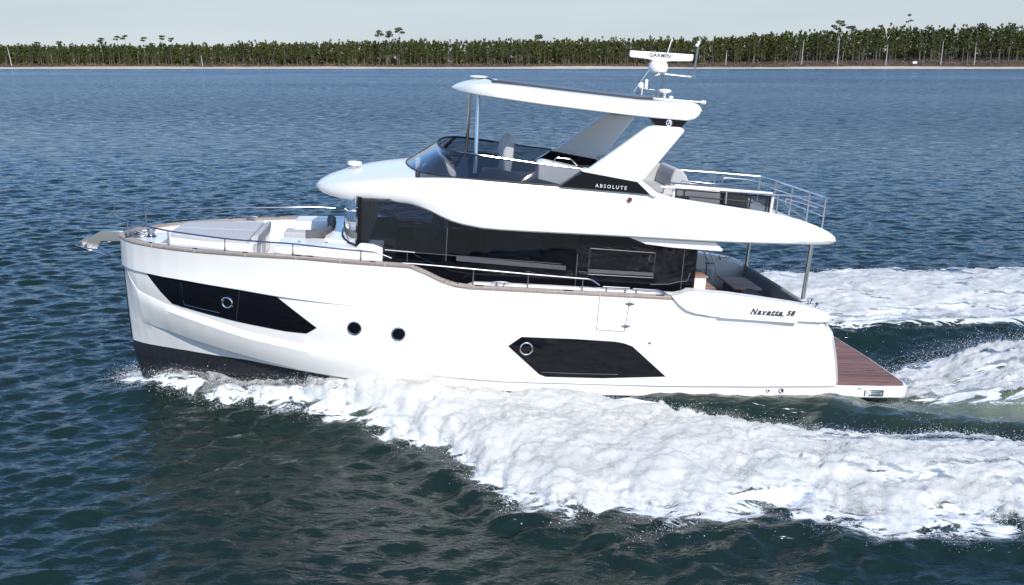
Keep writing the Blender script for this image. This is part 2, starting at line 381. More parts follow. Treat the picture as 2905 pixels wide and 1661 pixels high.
def water_material():
    m = bpy.data.materials.new('sea_water'); m.use_nodes = True; nt = m.node_tree; N = nt.nodes; Lk = nt.links
    b = N['Principled BSDF']; out = N['Material Output']
    b.inputs['Base Color'].default_value = (0.0085, 0.0195, 0.0140, 1); b.inputs['Roughness'].default_value = 0.07
    b.inputs['IOR'].default_value = 1.36; b.inputs['Specular Tint'].default_value = (0.93, 1.0, 1.05, 1)
    geo = N.new('ShaderNodeNewGeometry')
    def noise(scale, det, vec=None, rough=0.55, dist=0.0):
        n = N.new('ShaderNodeTexNoise'); n.inputs['Scale'].default_value = scale; n.inputs['Detail'].default_value = det
        n.inputs['Roughness'].default_value = rough; n.inputs['Distortion'].default_value = dist
        Lk.new(vec or geo.outputs['Position'], n.inputs['Vector']); return n
    mp = N.new('ShaderNodeMapping'); mp.inputs['Rotation'].default_value = (0, 0, R_(-20)); mp.inputs['Scale'].default_value = (0.55, 1.25, 1.0)
    Lk.new(geo.outputs['Position'], mp.inputs[0])
    a = noise(5.0, 5, mp.outputs[0], 0.6, 0.3)
    # slopes of the chop that is too fine for the mesh far out: normals turned by a noise vector, growing with distance
    sp = N.new('ShaderNodeSeparateXYZ'); Lk.new(geo.outputs['Position'], sp.inputs[0])
    far = N.new('ShaderNodeMapRange'); far.inputs['From Min'].default_value = 16; far.inputs['From Max'].default_value = 120
    far.inputs['To Min'].default_value = 0.0; far.inputs['To Max'].default_value = 0.95; Lk.new(sp.outputs['Y'], far.inputs['Value'])
    b1 = N.new('ShaderNodeBump'); b1.inputs['Distance'].default_value = 0.05; b1.inputs['Strength'].default_value = 0.55
    mid = noise(2.5, 4, mp.outputs[0], 0.5, 0.6)
    b0 = N.new('ShaderNodeBump'); b0.inputs['Distance'].default_value = 0.13; b0.inputs['Strength'].default_value = 0.65
    Lk.new(mid.outputs['Fac'], b0.inputs['Height']); Lk.new(b0.outputs[0], b1.inputs['Normal'])
    Lk.new(a.outputs['Fac'], b1.inputs['Height'])
    mp2 = N.new('ShaderNodeMapping'); mp2.inputs['Rotation'].default_value = (0, 0, R_(-14)); mp2.inputs['Scale'].default_value = (0.35, 0.8, 1.0); Lk.new(geo.outputs['Position'], mp2.inputs[0])
    c = noise(2.0, 4, mp2.outputs[0], 0.6, 0.3)
    big = noise(0.012, 3, mp2.outputs[0], 0.5, 0.5)
    vs = N.new('ShaderNodeVectorMath'); vs.operation = 'SUBTRACT'; vs.inputs[1].default_value = (0.5, 0.5, 0.5); Lk.new(c.outputs['Color'], vs.inputs[0])
    vm = N.new('ShaderNodeVectorMath'); vm.operation = 'MULTIPLY'; vm.inputs[1].default_value = (1.0, 1.3, 0.0); Lk.new(vs.outputs[0], vm.inputs[0])
    gs = N.new('ShaderNodeMapRange'); gs.inputs['From Min'].default_value = 0.35; gs.inputs['From Max'].default_value = 0.65; gs.inputs['To Min'].default_value = 0.75; gs.inputs['To Max'].default_value = 1.2
    Lk.new(big.outputs['Fac'], gs.inputs['Value'])
    fm_ = N.new('ShaderNodeMath'); fm_.operation = 'MULTIPLY'; Lk.new(far.outputs[0], fm_.inputs[0]); Lk.new(gs.outputs[0], fm_.inputs[1])
    vsc = N.new('ShaderNodeVectorMath'); vsc.operation = 'SCALE'; Lk.new(vm.outputs[0], vsc.inputs[0]); Lk.new(fm_.outputs[0], vsc.inputs['Scale'])
    va = N.new('ShaderNodeVectorMath'); va.operation = 'ADD'; Lk.new(vsc.outputs[0], va.inputs[0]); Lk.new(b1.outputs[0], va.inputs[1])
    # seen at a low angle the facets turned toward the viewer dominate
    tilt = N.new('ShaderNodeCombineXYZ'); tm = N.new('ShaderNodeMath'); tm.operation = 'MULTIPLY'; tm.inputs[1].default_value = -0.15; Lk.new(fm_.outputs[0], tm.inputs[0]); Lk.new(tm.outputs[0], tilt.inputs[1])
    vb = N.new('ShaderNodeVectorMath'); vb.operation = 'ADD'; Lk.new(va.outputs[0], vb.inputs[0]); Lk.new(tilt.outputs[0], vb.inputs[1])
    vn = N.new('ShaderNodeVectorMath'); vn.operation = 'NORMALIZE'; Lk.new(vb.outputs[0], vn.inputs[0])
    Lk.new(vn.outputs[0], b.inputs['Normal'])
    # green water full of fine bubbles
    ae = N.new('ShaderNodeAttribute'); ae.attribute_name = 'aer'
    cm = N.new('ShaderNodeMix'); cm.data_type = 'RGBA'; cm.inputs[6].default_value = (0.0085, 0.0195, 0.0140, 1); cm.inputs[7].default_value = (0.30, 0.34, 0.20, 1)
    Lk.new(ae.outputs['Fac'], cm.inputs[0]); Lk.new(cm.outputs[2], b.inputs['Base Color'])
    # foam lace
    at = N.new('ShaderNodeAttribute'); at.attribute_name = 'foam'
    mp3 = N.new('ShaderNodeMapping'); mp3.inputs['Scale'].default_value = (0.45, 1.0, 1.0); Lk.new(geo.outputs['Position'], mp3.inputs[0])
    f1 = noise(2.2, 6, mp3.outputs[0], 0.62, 0.9)
    rid = N.new('ShaderNodeMath'); rid.operation = 'SUBTRACT'; rid.inputs[1].default_value = 0.5; Lk.new(f1.outputs['Fac'], rid.inputs[0])
    ab = N.new('ShaderNodeMath'); ab.operation = 'ABSOLUTE'; Lk.new(rid.outputs[0], ab.inputs[0])
    # threshold grows with the foam amount
    th = N.new('ShaderNodeMapRange'); th.inputs['From Min'].default_value = 0.12; th.inputs['From Max'].default_value = 0.95
    th.inputs['To Min'].default_value = -0.035; th.inputs['To Max'].default_value = 0.12; Lk.new(at.outputs['Fac'], th.inputs['Value'])
    sb = N.new('ShaderNodeMath'); sb.operation = 'SUBTRACT'; Lk.new(th.outputs[0], sb.inputs[0]); Lk.new(ab.outputs[0], sb.inputs[1])
    ml = N.new('ShaderNodeMapRange'); ml.inputs['From Min'].default_value = -0.01; ml.inputs['From Max'].default_value = 0.03
    Lk.new(sb.outputs[0], ml.inputs['Value'])
    df = N.new('ShaderNodeBsdfDiffuse'); df.inputs['Color'].default_value = (0.78, 0.80, 0.80, 1)
    mx = N.new('ShaderNodeMixShader'); Lk.new(ml.outputs[0], mx.inputs[0]); Lk.new(b.outputs[0], mx.inputs[1]); Lk.new(df.outputs[0], mx.inputs[2])
    Lk.new(mx.outputs[0], out.inputs['Surface'])
    return m
M['water'] = water_material(); water.data.materials.append(M['water'])

# thick foam: a lumpy sheet lying on the water where the wake is churned
def foam_material():
    m = bpy.data.materials.new('sea_foam'); m.use_nodes = True; nt = m.node_tree; N = nt.nodes; Lk = nt.links
    b = N['Principled BSDF']; out = N['Material Output']
    geo = N.new('ShaderNodeNewGeometry')
    at = N.new('ShaderNodeAttribute'); at.attribute_name = 'foam'
    fm0 = N.new('ShaderNodeMapping'); fm0.inputs['Scale'].default_value = (0.5, 1.1, 1.0); Lk.new(geo.outputs['Position'], fm0.inputs[0])
    n = N.new('ShaderNodeTexNoise'); n.inputs['Scale'].default_value = 1.8; n.inputs['Detail'].default_value = 9; n.inputs['Roughness'].default_value = 0.68; n.inputs['Distortion'].default_value = 0.5
    Lk.new(fm0.outputs[0], n.inputs['Vector'])
    cr = N.new('ShaderNodeValToRGB'); e = cr.color_ramp.elements
    e[0].position = 0.36; e[0].color = (0.63, 0.61, 0.55, 1); e[1].position = 0.60; e[1].color = (0.88, 0.84, 0.77, 1)
    Lk.new(n.outputs['Fac'], cr.inputs[0]); Lk.new(cr.outputs[0], b.inputs['Base Color'])
    b.inputs['Roughness'].default_value = 0.6; b.inputs['Specular IOR Level'].default_value = 0.25
    n3 = N.new('ShaderNodeTexNoise'); n3.inputs['Scale'].default_value = 16; n3.inputs['Detail'].default_value = 6; n3.inputs['Roughness'].default_value = 0.7
    Lk.new(geo.outputs['Position'], n3.inputs['Vector'])
    bp = N.new('ShaderNodeBump'); bp.inputs['Strength'].default_value = 0.8; bp.inputs['Distance'].default_value = 0.03
    Lk.new(n3.outputs['Fac'], bp.inputs['Height']); Lk.new(bp.outputs[0], b.inputs['Normal'])
    tl = N.new('ShaderNodeBsdfTranslucent'); tl.inputs['Color'].default_value = (0.9, 0.93, 0.93, 1)
    m1 = N.new('ShaderNodeMixShader'); m1.inputs[0].default_value = 0.3; Lk.new(b.outputs[0], m1.inputs[1]); Lk.new(tl.outputs[0], m1.inputs[2])
    tr = N.new('ShaderNodeBsdfTransparent')
    # ragged holes and edges
    fmp = N.new('ShaderNodeMapping'); fmp.inputs['Scale'].default_value = (0.6, 1.2, 1.0); fmp.inputs['Rotation'].default_value = (0, 0, R_(8)); Lk.new(geo.outputs['Position'], fmp.inputs[0])
    n2 = N.new('ShaderNodeTexNoise'); n2.inputs['Scale'].default_value = 5.0; n2.inputs['Detail'].default_value = 8; n2.inputs['Roughness'].default_value = 0.72; n2.inputs['Distortion'].default_value = 0.8
    Lk.new(fmp.outputs[0], n2.inputs['Vector'])
    ad = N.new('ShaderNodeMath'); ad.operation = 'ADD'; Lk.new(at.outputs['Fac'], ad.inputs[0]); Lk.new(n2.outputs['Fac'], ad.inputs[1])
    mr = N.new('ShaderNodeMapRange'); mr.inputs['From Min'].default_value = 0.76; mr.inputs['From Max'].default_value = 1.12; Lk.new(ad.outputs[0], mr.inputs['Value'])
    mx = N.new('ShaderNodeMixShader'); Lk.new(mr.outputs[0], mx.inputs[0]); Lk.new(tr.outputs[0], mx.inputs[1]); Lk.new(m1.outputs[0], mx.inputs[2])
    Lk.new(mx.outputs[0], out.inputs['Surface'])
    return m
M['foam'] = foam_material()
def foam_sheet(name, x0, x1, y0, y1, st, which, lift, label, lump=0.22):
    xs = np.arange(x0, x1, st); yy = np.arange(y0, y1, st); Xf, Yf = np.meshgrid(xs, yy)
    h, a, b, c = wake(Xf, Yf); f = {'near': a, 'astern': b, 'far': c}[which]
    wv = waves(Xf, Yf, np.full_like(Xf, st))*0.35
    l1 = fbm(Xf*0.75, Yf*0.75, 6, 21, 0.55, True); l2 = fbm(Xf*3.1+l1*2, Yf*3.1+l1, 5, 23, 0.6, True); l3 = fbm(Xf*1.6+2*l2, Yf*1.6-l2, 5, 29, 0.55)
    m = sstep(-0.1, 0.55, f)
    hole = sstep(0.33, 0.50, fbm(Xf*0.7, Yf*1.9, 6, 41, 0.62))
    far_fade = np.interp(Xf, [-9, 0, 3, 7, 12, 30], [1, 0.97, 0.78, 0.60, 0.52, 0.4]) if which == 'near' else 1.0
    l4 = fbm(Xf*7.5+l2*3, Yf*9.0, 4, 43, 0.6, True)
    lumps = lump*(0.75*l1 + 0.34*l2 + 0.5*l3 + 0.22*l4 - 0.70)
    Zf = WL + wv + h + m*(lift + lumps) - (1-m)*0.08
    dens = np.clip(f*1.05+0.10, 0, 1)*np.interp(Xf, [-9, -6, -2.5, 0], [0.55, 0.62, 0.85, 1.0])*(0.35+0.65*np.where(which == 'near', 1-(1-hole)*(1-far_fade)*2.0, hole))
    dens = dens + 0.25*(l2-0.55) - (0.30*(1-hole)+0.10 if which == 'far' else (0.22*(1-hole) if which == 'astern' else 0.30*(1-hole)*sstep(1, 8, Xf)))
    keep = (f > -0.25)
    idx = np.arange(Xf.size).reshape(Xf.shape)
    q = np.stack([idx[:-1, :-1], idx[:-1, 1:], idx[1:, 1:], idx[1:, :-1]], -1)
    kk = keep[:-1, :-1] & keep[:-1, 1:] & keep[1:, 1:] & keep[1:, :-1]
    q = q[kk]; used = np.unique(q); rm = np.full(Xf.size, -1, np.int64); rm[used] = np.arange(len(used)); q = rm[q]
    me = bpy.data.meshes.new(name); P = np.stack([Xf, Yf, Zf], -1).reshape(-1, 3)[used]
    me.vertices.add(len(P)); me.vertices.foreach_set('co', P.ravel()); fill_faces(me, q)
    at = me.attributes.new('foam', 'FLOAT', 'POINT'); at.data.foreach_set('value', dens.ravel()[used].astype(np.float32))
    me.materials.append(M['foam'])
    o = bpy.data.objects.new(name, me); COL.objects.link(o); tag(o, label, 'foam', kind='stuff')
    return P, dens.ravel()[used], f.ravel()[used]
FP1 = foam_sheet('bow_wave_foam', -9.0, 16.5, 11.5, 20.6, 0.045, 'near', 0.05, 'thick white foam of the bow wave spreading toward the viewer', 0.30)
FP2 = foam_sheet('stern_wash_foam', 8.3, 20, 16.8, 24.5, 0.05, 'astern', 0.06, 'white churned wash behind the swim platform', 0.34)
FP3 = foam_sheet('far_wake_foam', -6, 27, 22.8, 33.5, 0.075, 'far', 0.02, 'white foam of the far wake beyond the stern', 0.26)

# spray: droplets thrown up along the foam edges and off the bow
def droplets(name, pts, rad, label):
    n = len(pts); base = np.array([(1,0,0),(-1,0,0),(0,1,0),(0,-1,0),(0,0,1),(0,0,-1)], float)
    tri = np.array([(0,2,4),(2,1,4),(1,3,4),(3,0,4),(2,0,5),(1,2,5),(3,1,5),(0,3,5)])
    sc3 = rng.uniform(0.6, 1.5, (n, 1, 3))
    V = (pts[:, None, :] + base[None]*rad[:, None, None]*sc3).reshape(-1, 3)
    Fc = (tri[None]+np.arange(n)[:, None, None]*6).reshape(-1, 3)
    me = bpy.data.meshes.new(name); me.vertices.add(len(V)); me.vertices.foreach_set('co', V.ravel())
    me.loops.add(Fc.size); me.loops.foreach_set('vertex_index', Fc.ravel().astype(np.int32))
    me.polygons.add(len(Fc)); me.polygons.foreach_set('loop_start', np.arange(0, Fc.size, 3, dtype=np.int32)); me.polygons.foreach_set('loop_total', np.full(len(Fc), 3, np.int32)); me.update()
    me.polygons.foreach_set('use_smooth', [True]*len(Fc)); me.materials.append(M['drop'])
    o = bpy.data.objects.new(name, me); COL.objects.link(o); tag(o, label, 'spray', kind='stuff'); return o
M['drop'] = mat('spray_drop', (0.9, 0.92, 0.92), 0.35)
def pick(P, dens, f, lo, hi, n, up, jit=0.12, cond=None):
    s = (f > lo) & (f < hi)
    if cond is not None: s &= cond(P)
    ids = np.flatnonzero(s); ids = rng.choice(ids, n)
    q = P[ids].copy(); q[:, :2] += rng.normal(0, jit, (n, 2)); q[:, 2] += rng.exponential(up, n); return q
pts = np.concatenate([
    pick(*FP1, -0.3, 0.35, 26000, 0.045, 0.10), pick(*FP1, -0.1, 1.01, 16000, 0.06),
    pick(*FP1, -0.2, 0.5, 12000, 0.08, 0.12, lambda P: P[:, 0] < -4),
    pick(*FP2, -0.1, 0.9, 24000, 0.14, 0.15), pick(*FP3, -0.2, 0.4, 9000, 0.08, 0.2)])
rad = np.clip(rng.lognormal(-5.5, 0.4, len(pts)), 0.0025, 0.009)
droplets('spray', pts, rad, 'fine white spray drops thrown up along the foam edges')


# ================================================================== THE YACHT (boat frame: x aft, y to starboard, z up, metres)
yacht = empty('motor_yacht', (-8.59, 19.644, 0.756), (0, R_(3.5), R_(5.67)))
tag(yacht, 'large white motor yacht with flybridge and black windows speeding to the left', 'yacht')
BSX = [(0,0),(.02,.13),(.06,.27),(.15,.45),(.3,.70),(.5,.94),(.8,1.2),(1.2,1.49),(1.6,1.71),(2,1.88),(2.5,2.05),(3,2.2),(3.5,2.32),(4,2.42),(4.5,2.5),(5,2.55),(5.5,2.58),(6.5,2.6),(12,2.6),(13.5,2.57),(15,2.5),(15.6,2.46)]
def smooth_tab(t, n=400):
    xs = np.linspace(t[0][0], t[-1][0], n); v = np.interp(xs, [a for a, b in t], [b for a, b in t])
    return xs, v
def bs(x): return ip(x, BSX)
def frac(x, f0, xe): t = min(max(x/xe, 0), 1); return f0+(1-f0)*(1-(1-t)**2)
def fade(x, a, b): return 1-float(sstep(a, b, np.array(x, float)))
SHEER = [(0,2.6),(.15,2.62),(1,2.66),(2,2.69),(3,2.72),(4.1,2.755),(6.05,2.705),(6.2,2.70),(6.5,2.59),(6.83,2.44),(7.1,2.355),(7.4,2.32),(9.1,2.29),(10.4,2.27),(11.55,2.25),(13.46,2.22),(14.45,2.1),(15.6,2.0)]
Z1 = [(0,2.04),(.8,2.07),(1.7,2.08),(2.9,2.03),(3.65,1.97),(4.7,1.91),(6,1.86),(9,1.82),(15.6,1.80)]
Z2 = [(0,1.93),(.2,1.92),(.31,1.72),(.53,1.47),(1.09,1.35),(1.89,1.21),(2.98,1.0),(4.61,.80),(6.5,.72),(15.6,.70)]
Z3 = [(0,.89),(.19,.88),(1.16,.81),(2.59,.59),(4.07,.39),(5.2,.30),(6.0,.38),(6.8,.47),(8.2,.41),(11.5,.40),(14.5,.44),(15.6,.45)]
Z4 = [(0,.29),(1.5,.35),(2.9,.36),(4.25,.28),(5.36,.19),(15.6,.12)]
def row(ztab, f0, xe, off=lambda x: 0, dz=0): return (lambda x: ip(x, ztab)+dz, lambda x: bs(x)*frac(x, f0, xe)+off(x))
ROWS = [
    row(SHEER, 1, 1),
    row(Z1, .95, 6),
    row(Z1, .95, 6, lambda x: -.065*fade(x, 3.2, 5.6)*min(1, x/.3), -.012),
    row(Z2, .84, 8, lambda x: -.05*fade(x, 3.5, 5.6)*min(1, x/.5), .14),
    row(Z2, .84, 8, lambda x: .0*fade(x, 4, 6), 0),
    row(Z3, .64, 9),
    row(Z3, .64, 9, lambda x: -.19*fade(x, 3.6, 5.4)*float(sstep(.2, 2.2, np.array(x))) - .05*float(sstep(6.2, 7.5, np.array(x))), -.02),
    row(Z4, .44, 10, lambda x: -.05*float(sstep(6, 8, np.array(x)))),
    row(Z4, .40, 11, lambda x: -.12*float(sstep(6, 8, np.array(x))), -.38),
    ([0], [0]),
]
KEEL = [(0,-.36),(.3,-.55),(.8,-.85),(1.5,-1.02),(3,-1.1),(15.6,-.65)]
ROWS[-1] = (lambda x: ip(x, KEEL), lambda x: 0.02+0*x)
STEM = [(-1.2,2.2),(-1.0,1.5),(-.8,.95),(-.53,.50),(-.34,.33),(-.06,.2),(.29,.16),(1.1,.1),(1.94,.05),(2.03,.005),(2.7,0)]
TRAN = [(-1,15.4),(.17,15.55),(.46,15.53),(.98,15.43),(1.53,15.26),(1.87,14.98),(2.06,14.74),(2.3,14.4)]
def tvals(n=150):
    t = [(i/n)**1.7 for i in range(n+1)]
    return sorted(set(t + [6.05/14.8, 6.2/14.8, 6.35/14.8]))
TV = tvals()
def hull_point(v, t):
    """v: row coordinate 0..len-1, t along"""
    k = min(int(v), len(ROWS)-2); w = v-k
    za = ROWS[k][0](0)*(1-w)+ROWS[k+1][0](0)*w
    xs = ip(za, STEM)
    zb = ROWS[k][0](15.2)*(1-w)+ROWS[k+1][0](15.2)*w
    xe = ip(zb, TRAN)
    x = xs+(xe-xs)*t; xl = x-xs
    z = ROWS[k][0](x)*(1-w)+ROWS[k+1][0](x)*w
    y = ROWS[k][1](xl)*(1-w)+ROWS[k+1][1](xl)*w
    if w > 0 and k in (0, 2, 4, 5) and xl < 9: y += 0.05*math.sin(math.pi*w)*fade(xl, 5, 9)*min(1, xl)*(1 if k != 5 else .0)*(-.4 if k == 0 else .5)
    c = x-(xe-0.30)
    if c > 0: y -= 0.30*(1-math.sqrt(max(0, 1-(c/0.30)**2)))
    return x, y, z
_hc = {}
def hull_y(x, z):
    k = round(x, 3)
    if k not in _hc:
        pts = []
        for i in range(0, 65):
            v = i/8.0; kk = min(int(v), len(ROWS)-2); w = v-kk
            za = ROWS[kk][0](0)*(1-w)+ROWS[kk+1][0](0)*w; zb = ROWS[kk][0](15.2)*(1-w)+ROWS[kk+1][0](15.2)*w
            xs = ip(za, STEM); xe = ip(zb, TRAN); t = min(1, max(0, (x-xs)/(xe-xs))); p = hull_point(v, t); pts.append((p[2], p[1]))
        pts.sort(); _hc[k] = ([p[0] for p in pts], [p[1] for p in pts])
    return float(np.interp(z, *_hc[k]))
def hull_strip(v0, v1, sub):
    vs = []; v = v0
    while v < v1-1e-6:
        for s_ in range(sub): vs.append(v+s_/sub)
        v += 1
    vs.append(v1)
    b = B()
    for sgn in (-1, 1):
        rows = [[(x, sgn*y, z) for x, y, z in (hull_point(vv, t) for t in TV)] for vv in vs]
        b.grid(rows)
    # transom
    L_ = [hull_point(vv, 1.0) for vv in vs]
    b.grid([[(x, -y*u, z) for u in np.linspace(1, -1, 9)] for x, y, z in L_])
    return b
hull = hull_strip(0, 7, 4).done('hull', M['white'], yacht, weld=True, sharp=22)
hull_strip(7, 9, 3).done('bottom_paint', M['anti'], hull, weld=True, sharp=30)

def on_hull(poly, off=0.014, thick=0.03, step=0.16, side=-1, depth=None):
    """flat polygon (x,z) wrapped on the hull side"""
    bm = bmesh.new(); vs = [bm.verts.new((p[0], 0, p[1])) for p in poly]; bm.faces.new(vs)
    x0 = min(p[0] for p in poly); x1 = max(p[0] for p in poly); z0 = min(p[1] for p in poly); z1 = max(p[1] for p in poly)
    x = x0+step
    while x < x1:
        bmesh.ops.bisect_plane(bm, geom=bm.verts[:]+bm.edges[:]+bm.faces[:], plane_co=(x, 0, 0), plane_no=(1, 0, 0)); x += step
    z = z0+step
    while z < z1:
        bmesh.ops.bisect_plane(bm, geom=bm.verts[:]+bm.edges[:]+bm.faces[:], plane_co=(0, 0, z), plane_no=(0, 0, 1)); z += step
    ret = bmesh.ops.extrude_face_region(bm, geom=bm.faces[:])
    new = {e for e in ret['geom'] if isinstance(e, bmesh.types.BMVert)}
    for v in bm.verts:
        yy = hull_y(v.co.x, v.co.z) + off
        v.co.y = side*(yy if v in new else yy-thick)
    return bm
def circ(cx, cz, r, n=24): return [(cx+r*math.cos(2*math.pi*i/n), cz+r*math.sin(2*math.pi*i/n)) for i in range(n)]
def ring_on_hull(name, cx, cz, r, tr, m, par, side=-1, off=0.016):
    pts = [(x, side*(hull_y(x, z)+off), z) for x, z in circ(cx, cz, r, 28)]
    return B().tube(pts, tr, 8, True).done(name, m, par)

BOWWIN = [(.80,2.055),(1.65,2.065),(2.87,2.00),(3.61,1.945),(4.41,1.38),(4.21,1.24),(3.78,1.24),(2.78,1.33),(2.26,1.39),(1.71,1.46),(1.38,1.50),(1.13,1.72)]
MIDWIN = [(8.24,1.17),(8.5,1.37),(9.6,1.36),(10.43,1.33),(10.62,1.30),(10.80,1.24),(11.56,.61),(10.25,.54),(9.05,.54),(8.91,.59)]
for side in (-1, 1):
    w = from_bm('hull_window', on_hull(BOWWIN, side=side), M['black'], yacht, sharp=40)
    if side == -1:
        fr = B()
        for a, b_ in (((1.62,2.0),(1.66,1.53)), ((1.66,1.53),(2.43,1.47))):
            n = 6; fr.tube([(a[0]+(b_[0]-a[0])*i/n, -(hull_y(a[0]+(b_[0]-a[0])*i/n, a[1]+(b_[1]-a[1])*i/n)+.018), a[1]+(b_[1]-a[1])*i/n) for i in range(n+1)], .011, 6)
        fr.done('frame_strip', M['steel'], w)
        sp = B(); sp.tube([(2.86-.09*i/6, -(hull_y(2.86-.09*i/6, 2.0-.67*i/6)+.016), 2.0-.67*i/6) for i in range(7)], .006, 6); sp.done('pane_joint', M['carpet'], w)
    ring_on_hull('porthole_ring', 2.60, 1.71, .105, .028, M['polish'], w, side, .02)
    from_bm('opening_port', on_hull(circ(2.60, 1.71, .10), off=.026, side=side), M['black'], w)
    w2 = from_bm('hull_window', on_hull(MIDWIN, side=side), M['black'], yacht, sharp=40)
    ring_on_hull('porthole_ring', 8.61, 1.13, .125, .018, M['polish'], w2, side, .02)
    if side == -1:
        fr = B(); fr.tube([(8.95, -(hull_y(8.95, .635)+.018), .635), (9.7, -(hull_y(9.7, .625)+.018), .625), (10.55, -(hull_y(10.55, .63)+.018), .63)], .007, 6); fr.done('frame_strip', M['dgrey'], w2)
    for px, pz in ((5.16, 1.43), (6.03, 1.35)):
        p = from_bm('porthole', on_hull(circ(px, pz, .125), off=.012, side=side, step=.4), M['black'], yacht)
        ring_on_hull('porthole_ring', px, pz, .128, .016, M['steel'], p, side, .008)
# boarding door in the bulwark: thin shut lines and two hinges
door = B()
def seam(b, a, c, r=.006, n=6): b.tube([(a[0]+(c[0]-a[0])*i/n, -(hull_y(a[0]+(c[0]-a[0])*i/n, a[1]+(c[1]-a[1])*i/n)+.002), a[1]+(c[1]-a[1])*i/n) for i in range(n+1)], r, 5)
seam(door, (10.03,2.26), (10.02,1.57)); seam(door, (10.02,1.57), (10.60,1.545)); seam(door, (10.60,1.545), (10.66,2.25))
bd = door.done('boarding_door', mat('door_joint', (.10,.10,.10), .6), yacht)
for hx, hz in ((10.66, 2.14), (10.615, 1.67)):
    y = -hull_y(hx, hz)
    B().box((hx-.09, y-.03, hz-.012), (hx+.09, y+.01, hz+.012)).box((hx-.035, y-.035, hz-.028), (hx+.035, y+.01, hz+.028)).done('hinge', M['steel'], bd, bev=.005)
y = -hull_y(11.15, 1.32); B().lathe([(.02, 0), (.028, .01), (.02, .02)], (11.15, y-.02, 1.32), 'y', 12).done('vent_cap', M['steel'], yacht)
for hx, r in ((13.83, .042), (14.13, .058)):
    y = -hull_y(hx, .325); B().lathe([(r, 0.02), (r, -.012), (r*.7, -.02), (r*.65, 0)], (hx, y, .325), 'y', 16).done('exhaust_outlet', M['steel'], yacht)
# stem guard
B().grid([[(ip(z, STEM)-.012, y, z) for y in (-.05, 0, .05)] for z in np.linspace(1.9, .3, 12)]).done('stem_guard', M['rubber'], yacht)

# bulwark inner skin, decks
def inset_line(x, d): return max(0.02, bs(x)-d)
DZ = 2.22
b = B()
XS = [.28]+list(np.arange(.4, 11.7, .15))
for sgn in (-1, 1):
    rows = []
    for z_of in (lambda x: ip(x, SHEER)+.01, lambda x: (DZ if x < 5.6 else 1.85)):
        rows.append([(x, sgn*inset_line(x, .13), z_of(x)) for x in XS])
    rows.insert(0, [(x, sgn*(bs(x)-.01), ip(x, SHEER)-.01) for x in XS])
    b.grid(rows)
b.done('bulwark', M['white'], yacht)
b = B(); xs = [.25, .4, .6, .9, 1.3, 1.8, 2.5, 3.2, 4, 5, 5.7]
b.grid([[(x, s_*inset_line(x, .1), DZ) for s_ in np.linspace(-1, 1, 7)] for x in xs])
b.done('fore_deck', M['deck'], yacht)
b = B(); xs = [5.7, 6, 7, 8, 9, 10, 11, 12.1]
b.grid([[(x, s_*(bs(x)-.1), 1.85) for s_ in np.linspace(-1, 1, 7)] for x in xs])
b.box((5.69, -2.45, 1.85), (5.72, 2.45, DZ))
b.done('side_deck', M['teak'], yacht)
# cap rail of teak
for sgn in (-1, 1):
    rows = [[], [], [], [], [], []]
    xs = [0.0, .02, .06, .1, .15, .22, .3, .4, .5, .65, .8, 1.0]+list(np.arange(1.2, 6.0, .2))+[6.05, 6.12, 6.2, 6.35, 6.5, 6.65, 6.83, 6.95, 7.1, 7.25, 7.4]+list(np.arange(7.6, 11.6, .3))+[11.55]
    for x in xs:
        y = bs(x)+.018; yi = max(0, bs(x)-.12) if x > .12 else 0; z = ip(x, SHEER)
        for r, (yy, zz) in zip(rows, ((y-.01, z), (y+.004, z+.012), (y+.004, z+.055), (y-.02, z+.072), (yi, z+.072), (yi, z))): r.append((x-(.02 if x < .1 else 0), sgn*yy, zz))
    cr = B().grid(rows).done('cap_rail', M['cap'], yacht, weld=True, sharp=50)
    for x in (1.0, 1.95, 3.0, 4.0, 4.87, 5.72, 9.1, 10.03, 10.66):
        yy = bs(x)+.022; z = ip(x, SHEER); B().box((x-.006, sgn*yy-.004, z+.004), (x+.006, sgn*yy+.004, z+.07)).done('joint', M['lgrey'], cr)
# white inner coaming beside the saloon
for sgn in (-1, 1):
    poly = [(7.3,2.30),(7.36,2.36),(7.5,2.42),(9,2.405),(10.42,2.38),(11.7,2.35),(11.95,2.38),(11.95,2.2),(7.3,2.2)]
    B().prism(poly, sgn*2.30, sgn*2.46).done('inner_coaming', M['white'], yacht, bev=.02)

